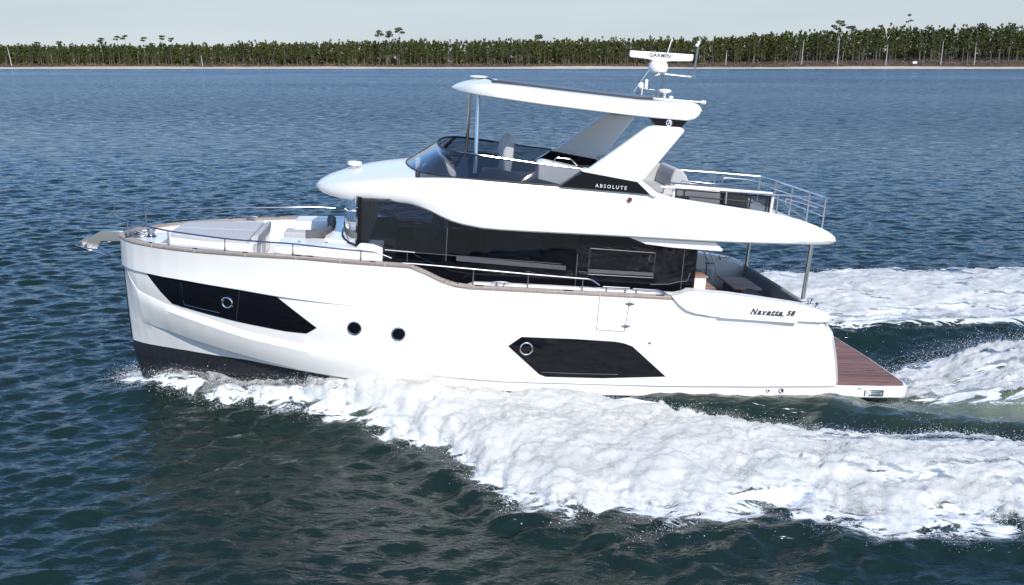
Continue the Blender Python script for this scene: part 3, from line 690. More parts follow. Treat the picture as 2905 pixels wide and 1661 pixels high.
# quarter fairings: the raised bulge along the cockpit, with the hand-hold slot under it
FAIR = [(11.50,2.335),(11.56,2.27),(11.68,2.16),(11.85,2.05),(12.03,2.0),(12.35,1.95),(12.6,1.93),(13.4,1.91),(14.2,1.89),(14.95,1.87),(15.0,1.80),(15.06,1.80),(14.99,1.92),(14.90,2.03),(14.78,2.10),(14.6,2.165),(14.43,2.205),(14.0,2.265),(13.46,2.325),(12.78,2.395),(12.3,2.43),(11.95,2.455),(11.86,2.44),(11.75,2.39),(11.62,2.36)]
for sgn in (-1, 1):
    bm = bmesh.new(); vs = [bm.verts.new((p[0], 0, p[1])) for p in FAIR]; bm.faces.new(vs)
    for x in np.arange(11.6, 15.1, .15): bmesh.ops.bisect_plane(bm, geom=bm.verts[:]+bm.edges[:]+bm.faces[:], plane_co=(x, 0, 0), plane_no=(1, 0, 0))
    for z in np.arange(1.85, 2.4, .1): bmesh.ops.bisect_plane(bm, geom=bm.verts[:]+bm.edges[:]+bm.faces[:], plane_co=(0, 0, z), plane_no=(0, 0, 1))
    ret = bmesh.ops.extrude_face_region(bm, geom=bm.faces[:]); new = {e for e in ret['geom'] if isinstance(e, bmesh.types.BMVert)}
    for v in bm.verts:
        x, z = v.co.x, v.co.z
        o = bs(x)+.085-max(0, (z-2.12))*.16
        c = x-14.72
        if c > 0: o -= .36*(1-math.sqrt(max(0, 1-min(1, c/.36)**2)))
        o = max(o, hull_y(min(x, 15), min(z, 2.05))+.01) if z < 2.0 else o
        v.co.y = sgn*(o if v in new else min(o-.1, bs(x)-.27))
    qf = from_bm('quarter_fairing', bm, M['white'], yacht, sharp=40); bevel(qf, .022, 3, 40)
    # slim ledge below it and the scooped recess
    poly = [(12.5,1.965),(12.52,1.93),(14.2,1.855),(14.22,1.885)]
    B().prism(poly, lambda p: sgn*(bs(p[0])-.05), lambda p: sgn*(bs(p[0])+.125)).done('ledge_trim', M['white'], yacht, bev=.008)
    sc_ = B(); n = 14; rows = []
    for i in range(n+1):
        x = 12.0+2.75*i/n; w_ = math.sin(math.pi*min(1, max(0, (x-12.0)/2.75)))**.6
        rows.append([(x, sgn*(hull_y(x, 1.9)+.045*w_+.004), 1.93-.02*i/n), (x, sgn*(hull_y(x, 1.85)+.004+.028*w_), 1.86-.03*w_), (x, sgn*(hull_y(x, 1.75)+.003), 1.86-.12*w_)])
    sc_.grid(rows).done('recess_lip', M['white'], yacht)

text_mesh('model_lettering', 'Navetta', .165, (13.17, -bs(13.5)-.096, 2.03), R_(1.2), M['ink'], yacht, 1.3, .45, .004, .005)
text_mesh('model_lettering', '58', .15, (13.96, -bs(14)-.096, 2.015), R_(1.2), M['ink'], yacht, 1.15, .35, .004, .005)
B().prism([(13.16,2.02),(13.9,2.003),(13.92,2.012),(13.16,2.030)], -bs(13.5)-.094, -bs(13.5)-.07).done('underline', M['ink'], yacht)

# swim platform
b = B(); poly = [(15.2,-2.18),(17.1,-2.12),(17.22,-2.03),(17.28,-1.85),(17.34,0),(17.28,1.85),(17.22,2.03),(17.1,2.12),(15.2,2.18)]
sp = b.prism(poly, .075, .345, 'z').done('swim_platform', M['white'], yacht, bev=.035, seg=3)
inner = [(15.3,-2.12),(17.05,-2.06),(17.15,-1.98),(17.21,-1.82),(17.27,0),(17.21,1.82),(17.15,1.98),(17.05,2.06),(15.3,2.12)]
B().prism(inner, .34, .362, 'z').done('teak_decking', M['teak'], sp)
for hx, hy in ((15.95,-.3),(16.2,-1.2),(16.75,-1.9),(16.85,-1.1),(16.6,.4)): B().box((hx-.09, hy-.008, .362), (hx+.09, hy+.008, .367)).done('deck_slot', M['rubber'], sp)
b = B(); b.box((16.18,-2.165,.135),(16.62,-2.10,.155)).box((16.18,-2.165,.25),(16.62,-2.10,.27)).box((16.18,-2.165,.135),(16.205,-2.10,.27)).box((16.595,-2.165,.135),(16.62,-2.10,.27)).box((16.24,-2.17,.175),(16.58,-2.13,.19)).box((16.24,-2.17,.215),(16.58,-2.13,.23))
b.done('side_step', M['steel'], sp, bev=.006)
B().box((16.0,-2.158,.275),(16.1,-2.13,.305)).done('green_sticker', mat('green_sticker', (.2,.45,.25), .5), sp)

# ---------------------------------------------------------------- bow gear
def anchor():
    a = B()
    a.prism([(.06,2.71),(-.36,2.72),(-.57,2.60),(-.70,2.54),(-.73,2.30),(-.49,2.285),(-.40,2.46),(-.02,2.47),(.06,2.5)], -.05, .05)
    o = a.done('anchor_roller', M['polish'], yacht, bev=.02, seg=3)
    f = B(); n = 10
    for s_ in (-1, 1):
        rows = []
        for i in range(n+1):
            u = i/n; x = -.93+.70*u; zc = 2.36-.05*u-.16*u*u; wd = .26*math.sin(math.pi*min(1, .12+u*.88))**.7
            rows.append([(x, 0, zc-.035), (x+.02, s_*wd*.6, zc-.01), (x+.03, s_*wd, zc+.05*(1-u))])
        f.grid(rows)
    fl = f.done('anchor_fluke', M['polish'], o, weld=True); md = fl.modifiers.new('t', 'SOLIDIFY'); md.thickness = .025
    B().prism([(-.90,2.40),(-.72,2.56),(-.56,2.60),(-.52,2.53),(-.66,2.46),(-.80,2.30)], -.018, .018).done('anchor_shank', M['polish'], o, bev=.006)
    return o
anchor()
b = B(); b.prism([(.2,-.35),(.75,-.62),(.95,-.6),(.95,.6),(.75,.62),(.2,.35)], DZ, 2.60, 'z')
lk = b.done('chain_locker', M['white'], yacht, bev=.04, seg=3)
b = B().lathe([(.10,0),(.11,.02),(.075,.05),(.06,.10),(.09,.16),(.1,.19),(.05,.2)], (.63,0,2.59), 'z', 20)
b.tube(arc_corner([(.2,-.06,2.68),(.35,-.04,2.72),(.56,-.04,2.66)], .05), .018, 6).tube([(.15,.12,2.66),(.5,.12,2.68),(.62,.2,2.65)], .016, 6)
b.tube([(.1,-.16,2.64),(.35,-.22,2.67),(.5,-.2,2.64)], .014, 6).box((.05,-.08,2.60),(.5,.08,2.63)).box((.3,-.14,2.62),(.42,-.03,2.70))
b.done('windlass', M['steel'], yacht, bev=.004)

# pulpit rails around the bow
RH = 3.03
def rail_y(x): return max(.0, bs(x)-.045)
pts = [(-.12, 0, 3.07), (.1,-.36,3.05), (.34,-.66,3.045), (.8,-1.08,3.04), (1.36,-1.5,3.035), (2.0,-1.8,3.03), (2.57,-2.0,3.02), (3.2,-2.19,3.03), (3.93,-2.35,3.045), (4.6,-2.45,3.01), (5.25,-2.5,2.985), (5.56,-2.52,2.975), (5.85,-2.53,2.87)]
pr = B().tube(arc_corner(pts, .25), .0165, 8).tube(arc_corner([(x, -y, z) for x, y, z in pts[1:]] + [], .25), .0165, 8).done('bow_rail', M['steel'], yacht)
tip = B().tube([(-.12, 0, 3.07), (.1, .36, 3.05)], .0165, 8).tube([(-.12,0,3.06),(-.115,0,3.45)], .006, 6).done('jack_staff', M['steel'], pr)
for x, y in ((.34,.66),(1.36,1.49),(2.57,2.0),(3.93,2.35),(5.25,2.5)):
    for sgn in (-1, 1):
        zt = ip(x, [(p[0], p[2]) for p in pts]); zb = ip(x, SHEER)+.06
        B().tube([(x, sgn*(y+.02), zb), (x, sgn*(y+.005), zb+.04), (x, sgn*y, zb+.1), (x, sgn*y, zt)], [.026, .02, .0125, .0125], 8).done('stanchion', M['steel'], pr)
# side deck rails
def side_rail(pts, posts, name='side_rail'):
    for sgn in (-1, 1):
        r = B().tube([(x, sgn*2.5, z) for x, _, z in arc_corner([(x, 0, z) for x, z in pts], .12)], .018, 8).done(name, M['steel'], yacht)
        for x in posts:
            zt = ip(x, pts); B().tube([(x, sgn*2.5, ip(x, SHEER)+.06), (x, sgn*2.5, ip(x, SHEER)+.1), (x, sgn*2.5, zt)], [.026, .014, .014], 8).done('stanchion', M['steel'], r)
side_rail([(6.06,2.775),(6.3,2.77),(7.46,2.71),(8.57,2.65),(9.67,2.60),(9.85,2.595),(10.03,2.48)], (7.47,8.57,9.68))
side_rail([(10.1,2.45),(10.65,2.44)], (10.18,10.57), 'door_rail')
side_rail([(10.72,2.43),(11.3,2.415),(11.53,2.29)], (10.80,), 'door_rail')
def cleat(loc, par=yacht, L_=.2, ry=0):
    b = B(); x, y, z = loc
    b.tube([(x-L_, y, z+.10), (x-L_*.45, y, z+.115), (x+L_*.45, y, z+.115), (x+L_, y, z+.10)], [.008, .014, .014, .008], 8)
    b.tube([(x-L_*.25, y, z), (x-L_*.45, y, z+.115)], .014, 6).tube([(x+L_*.25, y, z), (x+L_*.45, y, z+.115)], .014, 6).box((x-L_*.9, y-.025, z), (x+L_*.9, y+.025, z+.012))
    return b.done('mooring_cleat', M['steel'], par)
cleat((8.02,-2.52,2.36)); cleat((8.02,2.52,2.36))
for sgn in (-1, 1):
    hp = B().prism([(.95,2.5),(1.1,2.69),(2.45,2.735),(2.72,2.72),(2.78,2.5)], lambda p: sgn*(bs(p[0])-.42), lambda p: sgn*(bs(p[0])-.11)).done('bulwark_pad', M['white'], yacht, bev=.03, seg=3)
cleat((2.41,1.80,2.725), L_=.17)

# sunbed on the foredeck
b = B().prism([(1.22,-.85),(2.0,-1.16),(2.98,-1.24),(2.98,1.08),(2.0,1.0),(1.22,.7),(1.1,.3),(1.1,-.4)], DZ, 2.77, 'z')
sb = b.done('sunbed_base', M['white'], yacht, bev=.05, seg=3)
def pad(name, poly, z0, z1, m, par, bev=.035, axis='z'):
    return B().prism(poly, z0, z1, axis).done(name, m, par, bev=bev, seg=3)
pad('sunbed_cushion', [(1.25,-.80),(2.0,-1.08),(2.86,-1.16),(2.86,-.1),(1.18,-.1),(1.18,-.4)], 2.75, 2.86, M['grey'], sb)
pad('sunbed_cushion', [(1.18,-.09),(2.86,-.09),(2.86,1.0),(2.0,.92),(1.27,.62),(1.18,.3)], 2.75, 2.86, M['grey'], sb)
pad('sunbed_headrest', [(2.87,2.62),(2.87,2.84),(3.0,2.9),(3.03,2.86),(3.0,2.62)], -.85, 1.0, M['grey'], sb, axis='y')
B().box((2.975,-.9,2.30),(3.0,-.35,2.66)).box((2.975,-.2,2.30),(3.0,.35,2.66)).done('locker_door', M['lgrey'], sb, bev=.01)

# coachroof with the sunken forward sofa
CO = [(3.50,-1.95),(5.66,-2.05),(5.66,-1.6),(4.70,-1.05),(4.42,-1.05),(3.52,-.95)]
def coach(sgn):
    b = B(); poly = [(x, sgn*y) for x, y in CO]
    def top(p): return 2.90+.035*(p[0]-3.5)+ (0 if abs(p[1]) < 1.9 else -.02)
    b.prism(poly, DZ, top, 'z')
    return b.done('coachroof', M['white'], yacht, bev=.05, seg=4)
cn = coach(-1); cf = coach(1)
B().prism([(4.42,-1.25),(5.66,-1.9),(5.66,1.9),(4.42,1.25)], DZ, 2.965, 'z').done('windscreen_shelf', M['white'], yacht, bev=.03)
B().prism([(5.1,2.9),(5.66,2.9),(5.66,2.965),(5.45,3.035),(5.2,3.045)], -2.04, -1.75).done('shoulder', M['white'], cn, bev=.04, seg=3)
for x in (3.95, 4.5): B().lathe([(.035,0),(.03,.006),(.012,.008)], (x, -1.5, 2.932), 'z', 14).done('deck_light', M['steel'], cn)
sofa = pad('sofa_seat', [(3.95,-.95),(4.40,-.95),(4.40,.55),(3.95,.55)], 2.55, 2.72, M['grey'], yacht)
pad('sofa_side_seat', [(3.36,.56),(4.40,.56),(4.40,1.12),(3.36,1.12)], 2.55, 2.73, M['grey'], sofa)
pad('sofa_base', [(3.40,.6),(4.42,.6),(4.42,1.2),(3.40,1.2)], DZ, 2.55, M['white'], sofa)
pad('sofa_base', [(3.99,-.97),(4.42,-.97),(4.42,.58),(3.99,.58)], DZ, 2.55, M['white'], sofa)
# curved backrest
bk = B(); rows = []
path = [(4.02,-1.02),(4.2,-1.0),(4.36,-.85),(4.43,-.5),(4.44,0),(4.43,.6),(4.40,.95),(4.30,1.12)]
pth = arc_corner([(x, y, 0) for x, y in path], .15)
prof = [(-.05,2.70),(-.06,2.85),(-.02,3.04),(.03,3.09),(.08,3.06),(.09,2.95),(.06,2.70)]
for i, p in enumerate(pth):
    d = (pth[min(i+1, len(pth)-1)]-pth[max(i-1, 0)]).normalized(); nrm = Vector((d.y, -d.x, 0))
    rows.append([(p.x+nrm.x*o, p.y+nrm.y*o, z) for o, z in prof])
bk.grid(rows); bk.bm.faces.new([bk.bm.verts[i] for i in range(0)] ) if False else None
bk.done('sofa_backrest', M['dgrey'], sofa)

# ---------------------------------------------------------------- saloon: glass, pillars, roof
SG = 2.0
front_plan = [(5.12,-1.86),(4.97,-1.6),(4.86,-1.3),(4.79,-.95),(4.755,-.5),(4.74,0),(4.755,.5),(4.79,.95),(4.86,1.3),(4.97,1.6),(5.12,1.86)]
sal = B().prism([(5.66,2.2),(6.0,2.05),(12.05,1.9),(12.05,2.05),(6.2,2.25)], -SG-.02, SG+.02)
saloon = B().box((7.6,-1.6,1.85),(12.03,1.6,2.1)).done('saloon', M['carpet'], yacht)
# front screen
rows = []
for z, dx in ((2.95,0),(3.2,.015),(3.5,.03),(3.9,.05)): rows.append([(x+dx, y, z) for x, y in front_plan])
B().grid(rows).done('windscreen', M['fglass'], saloon)
B().tube([(x-.012, y, 2.965) for x, y in front_plan], .02, 6).done('screen_gasket', M['rubber'], saloon)
for a, c in ((((4.83,-1.2,3.42)), (5.02,-1.72,3.25)), ((4.80,-1.0,3.28), (4.93,-1.5,3.02))):
    B().tube([a, ((a[0]+c[0])/2-.02, (a[1]+c[1])/2, (a[2]+c[2])/2-.02), c], .006, 6).done('wiper', M['steel'], saloon)
for sgn in (-1, 1):
    y = sgn*SG
    # corner pillar
    B().prism([(5.10,sgn*1.84),(5.14,sgn*2.0),(5.22,sgn*2.02),(5.22,sgn*1.9)], 2.9, 3.97, 'z').done('corner_pillar', M['black'], saloon)
    # forward see-through pane, then the long dark pane
    pane1 = [(5.2,3.0),(5.45,2.97),(5.66,2.90),(5.68,2.72),(6.95,2.72),(6.95,3.96),(5.2,3.96)]
    B().prism(pane1, y-.008, y+.008).done('side_window', M['sglass'], saloon)
    pane2 = [(6.95,2.72),(9.6,2.66),(9.6,3.70),(6.95,3.96)]
    B().prism(pane2, y-.010, y+.010).done('saloon_window', M['dglass'] if sgn < 0 else M['sglass'], saloon)
    B().prism([(9.6,2.05),(12.05,2.0),(12.05,3.46),(9.6,3.70)], y-.010, y+.010).done('saloon_window', M['black'], saloon)
    B().prism([(6.95,2.05),(9.6,2.03),(9.6,2.66),(6.95,2.72)], y-.010, y+.010).done('lower_panel', M['black'], saloon)
    if sgn > 0:
        for wx0, wx1 in ((6.95, 7.0), (7.75, 7.95), (8.05, 8.9), (9.2, 9.6)): B().box((wx0, 1.85, 2.6), (wx1, 1.97, 3.6)).done('window_post', M['carpet'], saloon)
        B().box((6.95, 1.85, 3.02), (9.6, 1.975, 3.6)).done('valance', M['carpet'], saloon)
    pane3 = [(5.66,1.9),(6.95,1.9),(6.95,2.72),(5.66,2.72)]
    B().prism(pane3, y-.010, y+.010).done('lower_panel', M['black'], saloon)
    yo = y+sgn*.014
    def strip(name, a, c, r, m=M['dgrey']): B().tube([(a[0], yo, a[1]), (c[0], yo, c[1])], r, 6).done(name, m, saloon)
    strip('glazing_bead', (6.93,2.75), (6.93,3.55), .008)
    strip('glazing_bead', (9.62,2.2), (9.62,3.0), .008); strip('glazing_bead', (6.15,2.7), (6.15,2.95), .006)
    strip('rail_line', (5.7,2.93), (6.3,2.90), .010, M['lgrey']); strip('rail_line', (6.3,2.90), (9.3,2.78), .006)
    strip('glazing_bead', (11.86,2.15), (11.86,3.2), .008)
    # blinds and frames seen in the dark glass
    B().prism([(7.14,2.86),(9.4,2.745),(9.4,2.655),(7.14,2.76)], yo-.003, yo+.003).done('sill_trim', mat('sill', (.085,.085,.09), .3), saloon)
    fr = B()
    for a, c in (((9.88,3.13),(11.25,3.09)), ((11.25,3.09),(11.25,2.56)), ((11.25,2.56),(9.86,2.585)), ((9.86,2.585),(9.88,3.13))): fr.tube([(a[0],yo,a[1]),(c[0],yo,c[1])], .010, 6)
    fr.done('sliding_frame', mat('frame_dark', (.05,.05,.055), .3), saloon)
    B().prism([(9.88,2.70),(11.24,2.67),(11.24,2.60),(9.87,2.62)], yo-.003, yo+.003).done('sill_trim', mat('sill2', (.10,.10,.105), .3), saloon)
B().box((12.03,-2.0,1.45),(12.07,.2,3.42)).done('aft_window', M['black'], saloon)
B().box((12.03,.2,1.45),(12.07,2.0,3.42)).done('aft_window', M['black'], saloon)
B().prism([(12.06,-2.02),(12.14,-2.02),(12.14,-1.9),(12.06,-1.9)], 2.0, 3.45, 'z').done('aft_pillar', M['black'], saloon)
B().tube([(11.2,-2.018,2.42),(11.6,-2.018,2.44),(11.8,-2.018,2.50),(11.98,-2.018,2.52),(12.03,-2.018,2.7)], .012, 6).done('grab_rail', M['dgrey'], saloon)
# inside the wheelhouse: floor, dash, helm seats, curtain, bulkhead
B().box((5.0,-1.9,2.1),(7.6,1.9,2.45)).done('cabin_sole', M['carpet'], saloon)
B().prism([(4.95,2.45),(5.9,2.45),(5.9,2.95),(5.7,3.0),(5.0,2.93)], -1.2, 1.7).done('dashboard', M['carpet'], saloon, bev=.03)
B().box((7.05,.4,2.4),(7.12,1.9,3.6)).done('bulkhead', M['carpet'], saloon)
B().box((7.6,-1.9,2.1),(9.7,1.9,2.3)).done('saloon_sole', M['carpet'], saloon)
B().box((8.0,.9,2.3),(9.3,1.7,2.72)).done('saloon_sofa', M['lgrey'], saloon, bev=.05)
B().box((9.65,-1.9,2.2),(9.7,1.9,3.45)).done('bulkhead', M['carpet'], saloon)
for yy in (-.15, .75):
    s_ = B().box((6.25,yy-.28,2.85),(6.75,yy+.28,2.97)).box((6.4,yy-.06,2.45),(6.55,yy+.06,2.85)).done('helm_seat', M['dgrey'], saloon, bev=.03)
    B().prism([(6.66,2.95),(6.80,2.95),(6.92,3.42),(6.86,3.58),(6.78,3.58),(6.74,3.4)], yy-.24, yy+.24).done('seat_back', M['dgrey'], s_, bev=.04)
    B().prism([(6.76,3.56),(6.90,3.56),(6.92,3.68),(6.80,3.70)], yy-.14, yy+.14).done('headrest', M['lgrey'], s_, bev=.03)
cb = B()
cb.grid([[(5.20+(.34*u)*(.45 if z < 3.1 else (.7 if z < 3.5 else 1)), -1.9+.025*math.sin(u*30), z) for z in (2.7, 3.0, 3.3, 3.6, 3.93)] for u in np.linspace(0, 1, 25)])
cb.done('curtain', M['curtain'], saloon)

# ---------------------------------------------------------------- upper deck shell (flybridge)
WF = [(4.13,0),(4.15,.28),(4.2,.5),(4.3,.8),(4.45,1.06),(4.7,1.36),(5.0,1.62),(5.5,1.90),(6,2.08),(6.5,2.2),(7,2.27),(8,2.33),(12.5,2.33),(13.8,2.27),(14.4,2.18),(14.75,2.08),(14.95,1.9),(15.05,1.7),(15.12,1.3),(15.16,.6),(15.16,0)]
ZLO = [(4.13,3.90),(4.3,3.865),(4.6,3.84),(5,3.835),(5.5,3.88),(5.9,3.90),(6.15,3.89),(6.37,3.845),(6.6,3.76),(6.81,3.665),(7.0,3.595),(7.22,3.54),(7.62,3.485),(8.2,3.465),(10,3.455),(12.6,3.42),(14.6,3.425),(14.95,3.44),(15.16,3.46)]
ZHI = [(4.13,3.93),(4.2,4.00),(4.4,4.08),(4.8,4.17),(5.4,4.28),(6.0,4.38),(6.6,4.43),(7.3,4.46),(8.35,4.43),(9.14,4.41),(10.9,4.36),(11.13,4.36),(11.47,4.28),(12.32,4.19),(13.26,4.09),(13.78,4.02),(14.23,3.93),(14.59,3.82),(14.87,3.71),(15.0,3.64),(15.08,3.59),(15.16,3.52)]
ZCR = [(4.13,3.93),(4.2,4.01),(4.4,4.12),(4.8,4.27),(5.4,4.42),(6.0,4.49),(6.25,4.50)]
FLZ = 3.86
FX = [4.13,4.15,4.2,4.28,4.4,4.55,4.75,5,5.3,5.6,5.9,6.15,6.25,6.26,6.45,6.6,6.8,7,7.22,7.62,8,8.5,9.14,10,10.9,11.13,11.3,11.47,11.9,12.32,12.8,13.26,13.78,14.1,14.23,14.59,14.75,14.87,14.95,15.02,15.05,15.09,15.12,15.14,15.16]
def wfly(x):
    # plan half-breadth; the stern end is closed by a rounded corner
    if x <= 14.4: return ip(x, WF)
    t = max(0, (x-14.78)/.38); return ip(x, [(14.4,2.2),(14.8,2.17),(15.16,2.15)])-.38*(1-math.sqrt(max(0, 1-t*t)))
rows = []
for x in FX:
    w = wfly(x) ; lo = ip(x, ZLO); hi = ip(x, ZHI)
    r_ = []
    us = (0, .5, .85)
    if x < 15.12 or True:
        r_ += [(0, lo+.03), (w*.5, lo+.025), (max(0, w-.16), lo+.01), (max(0, w-.05), lo), (max(0, w-.012), lo+.03)]
    hm = hi-lo
    bul = .05*min(1, w)
    r_ += [(w+bul*.2, lo+.12*hm+.03), (w+bul*.6, lo+.35*hm), (w+bul*.35, lo+.65*hm), (max(0, w-.03), hi-.06*min(1, hm)), (max(0, w-.055), hi-.012), (max(0, w-.09), hi)]
    if x <= 6.255:
        cr_ = ip(x, ZCR); w2 = max(0, w-.09)
        for u in (.92, .8, .65, .4, .2, 0):
            r_.append((w2*u, hi+(cr_-hi)*(1-u**2.2)))
    else:
        inn = max(0, w-.17); fl = min(FLZ, hi-.03)
        r_ += [(inn, hi), (max(0, w-.19), hi-.02), (max(0, w-.2), fl), (w*.6, fl), (w*.3, fl), (0, fl)]
    rows.append([(x, -y, z) for y, z in r_])
b = B(); b.grid(rows); b.grid([[(x, -y, z) for x, y, z in r] for r in rows])
# blunt stern end
last = rows[-1]; bm = b.bm
vs = [bm.verts.new(p) for p in last if p[1] <= 0]; vs2 = [bm.verts.new((p[0], -p[1], p[2])) for p in reversed(last[1:-1])]
bm.faces.new(vs+vs2)
fly = b.done('upper_deck', M['white'], yacht, weld=True, sharp=32)
# soft inlay lines on the stern of the upper deck and the lower wing
B().prism([(10.62,3.425),(12.45,3.385),(12.63,3.245),(12.61,3.205),(11.57,3.24),(11.0,3.29)], -2.16, -2.08).done('side_wing', M['white'], fly, bev=.012)
B().prism([(10.62,3.425),(12.45,3.385),(12.63,3.245),(12.61,3.205),(11.57,3.24),(11.0,3.29)], 2.08, 2.16).done('side_wing', M['white'], fly, bev=.012)
# black wedge with the builder's name
BP = [(9.10,4.415),(9.55,4.735),(10.63,4.585),(10.97,4.335),(10.5,4.36)]
for sgn in (-1, 1):
    yb = sgn*2.36
    wg = B().prism(BP, sgn*2.14, yb).done('name_panel', M['black'], fly)
    B().prism([(9.5,4.735),(9.6,4.79),(10.69,4.64),(10.63,4.575),(9.55,4.72)], sgn*2.10, sgn*2.375).prism([(10.61,4.60),(10.68,4.64),(11.10,4.36),(11.02,4.29),(10.93,4.33)], sgn*2.12, sgn*2.375).done('panel_edge', M['white'], fly, bev=.01)
text_mesh('builder_lettering', 'ABSOLUTE', .098, (9.80, -2.372, 4.437), R_(2.2), M['letter'], fly, 1.48, 0, .004, .001)
B().lathe([(.045,0),(.05,-.02),(.03,-.04)], (10.52,-2.36,4.22), 'y', 14).done('navigation_light', M['red'], fly)
# sole of the fly and its furniture
B().prism([(6.6,-1.85),(12.9,-2.05),(12.9,2.05),(6.6,1.85)], FLZ+.004, FLZ+.012, 'z').done('fly_sole', M['teak'], fly)
# windscreen around the fly
def sym(p): return [(x, y) for x, y in p] + [(x, -y) for x, y in reversed(p[:-1])]
rim_h = [(9.56,-2.12,4.745),(8.87,-2.13,4.79),(8.08,-2.14,4.865),(7.4,-2.13,4.925),(7.15,-2.02,4.94),(6.98,-1.82,4.94),(6.86,-1.5,4.935),(6.78,-1.1,4.93),(6.73,-.55,4.93),(6.72,0,4.93)]
base_h = [(9.12,-2.30,4.425),(8.4,-2.30,4.44),(7.7,-2.27,4.46),(7.15,-2.20,4.47),(6.75,-2.05,4.475),(6.5,-1.82,4.475),(6.32,-1.5,4.475),(6.17,-1.05,4.485),(6.08,-.55,4.50),(6.04,0,4.50)]
rim = rim_h + [(x, -y, z) for x, y, z in reversed(rim_h[:-1])]; base = base_h + [(x, -y, z) for x, y, z in reversed(base_h[:-1])]
rs = arc_corner(rim, .15, 3); bs_ = arc_corner(base, .15, 3)
ws = B().grid([bs_, [a.lerp(c, .5)+Vector((-.02, 0, 0)) for a, c in zip(bs_, rs)], rs]).done('fly_windscreen', M['glass'], fly)
nr_ = len(rs); 
B().tube(rs[6:-6], .022, 8).done('screen_rim', M['rubber'], ws)
k = int(nr_*.27)
B().tube([p+Vector((0,-.006,.01)) for p in rs[:k]], .018, 8).done('screen_rail', M['steel'], ws)
B().tube([p+Vector((0,.006,.01)) for p in rs[-k:]], .018, 8).done('screen_rail', M['steel'], ws)
B().tube([(9.10,-2.33,4.42),(9.56,-2.15,4.74)], .014, 6).tube([p+Vector((0,0,.0)) for p in bs_], .014, 6).done('screen_gasket', M['rubber'], ws)
# inner dark coaming panel seen through the screen
for sgn in (-1, 1):
    B().prism([(7.55,3.9),(9.4,3.9),(9.4,4.33),(7.95,4.62),(7.7,4.62),(7.5,4.45)], sgn*1.55, sgn*1.95).done('side_locker', M['carpet'], fly, bev=.05)
# helm console and seats
con = B().prism([(6.35,3.88),(7.0,3.88),(7.1,4.45),(6.95,4.60),(6.75,4.78),(6.5,4.62),(6.35,4.5)], -1.3, 1.3).done('helm_console', M['white'], fly, bev=.05, seg=3)
B().prism([(6.80,4.77),(7.02,4.57),(7.04,4.59),(6.83,4.80)], -.1, 1.1).done('instrument_screen', M['black'], con, bev=.005)
wh = B().tube([(7.18+.09*math.cos(a), -.55+.2*math.sin(a), 4.66+.16*math.cos(a)) for a in np.linspace(0, 2*math.pi, 25)[:-1]], .014, 8, True).tube([(7.0,-.55,4.56),(7.18,-.55,4.66)], .02, 8)
for a in (0, 2.1, 4.2): wh.tube([(7.18,-.55,4.66),(7.18+.09*math.cos(a), -.55+.2*math.sin(a), 4.66+.16*math.cos(a))], .01, 6)
wh.done('steering_wheel', M['rubber'], con)
B().lathe([(.0,0),(.09,.0),(.10,.02),(.0,.03)], (6.78,-1.0,4.98), 'x', 16).tube([(6.8,-1.0,4.8),(6.79,-1.0,4.92)], .012, 6).done('searchlight', M['steel'], con)
for yy in (-.55, .35):
    st = B().box((7.75,yy-.28,4.25),(8.22,yy+.28,4.40)).box((7.9,yy-.07,3.88),(8.05,yy+.07,4.25)).done('helm_seat', M['grey'], fly, bev=.04)
    B().prism([(8.12,4.36),(8.26,4.34),(8.30,4.72),(8.32,5.10),(8.27,5.24),(8.15,5.10),(8.08,4.86),(8.12,4.6)], yy-.25, yy+.25).done('seat_back', M['grey'], st, bev=.05, seg=3)
# galley bar with grab handle
bar = B().prism([(8.8,3.88),(9.75,3.88),(9.75,4.62),(9.65,4.68),(8.9,4.80),(8.78,4.74)], -1.35, -.75).done('galley_bar', M['white'], fly, bev=.04, seg=3)
B().tube(arc_corner([(9.10,-1.2,4.76),(9.15,-1.2,4.87),(9.48,-1.2,4.85),(9.62,-1.2,4.72)], .05), .013, 8).done('grab_handle', M['steel'], bar)
B().prism([(9.3,.4),(10.4,.4),(10.4,1.2),(9.3,1.2)], 4.46, 4.50, 'z').box((9.8,.75,3.88),(9.9,.85,4.46)).done('dining_table', M['tteak'], fly, bev=.01)
B().box((8.4,1.35,3.88),(11.0,2.05,4.25)).done('dinette_seat', M['grey'], fly, bev=.05)
# far-side coaming panels above the shell (grey lined) between screen and arm
for sgn in (-1, 1):
    B().prism([(7.3,4.44),(9.1,4.40),(9.1,4.30),(7.3,4.34)], sgn*2.16, sgn*2.22).done('coaming_trim', M['lgrey'], fly)

# aft fly sofa
sf = B().prism([(10.9,3.88),(12.2,3.88),(12.2,4.15),(10.9,4.15)], .5, 2.05).box((11.6,-.9,3.88),(12.2,.5,4.15)).done('aft_sofa', M['grey'], fly, bev=.04)
B().prism([(12.12,4.1),(12.5,4.1),(12.66,4.14),(12.5,4.44),(12.38,4.58),(12.22,4.60),(12.14,4.4)], .5, 1.95).done('sofa_bolster', M['grey'], sf, bev=.05, seg=3)
B().prism([(10.8,4.1),(12.3,4.1),(12.3,4.52),(12.1,4.62),(10.8,4.70)], 1.85, 2.1).done('sofa_bolster', M['grey'], sf, bev=.05, seg=3)
B().box((11.2,-1.0,3.88),(12.0,.3,4.12)).done('sofa_base', M['white'], sf, bev=.03)

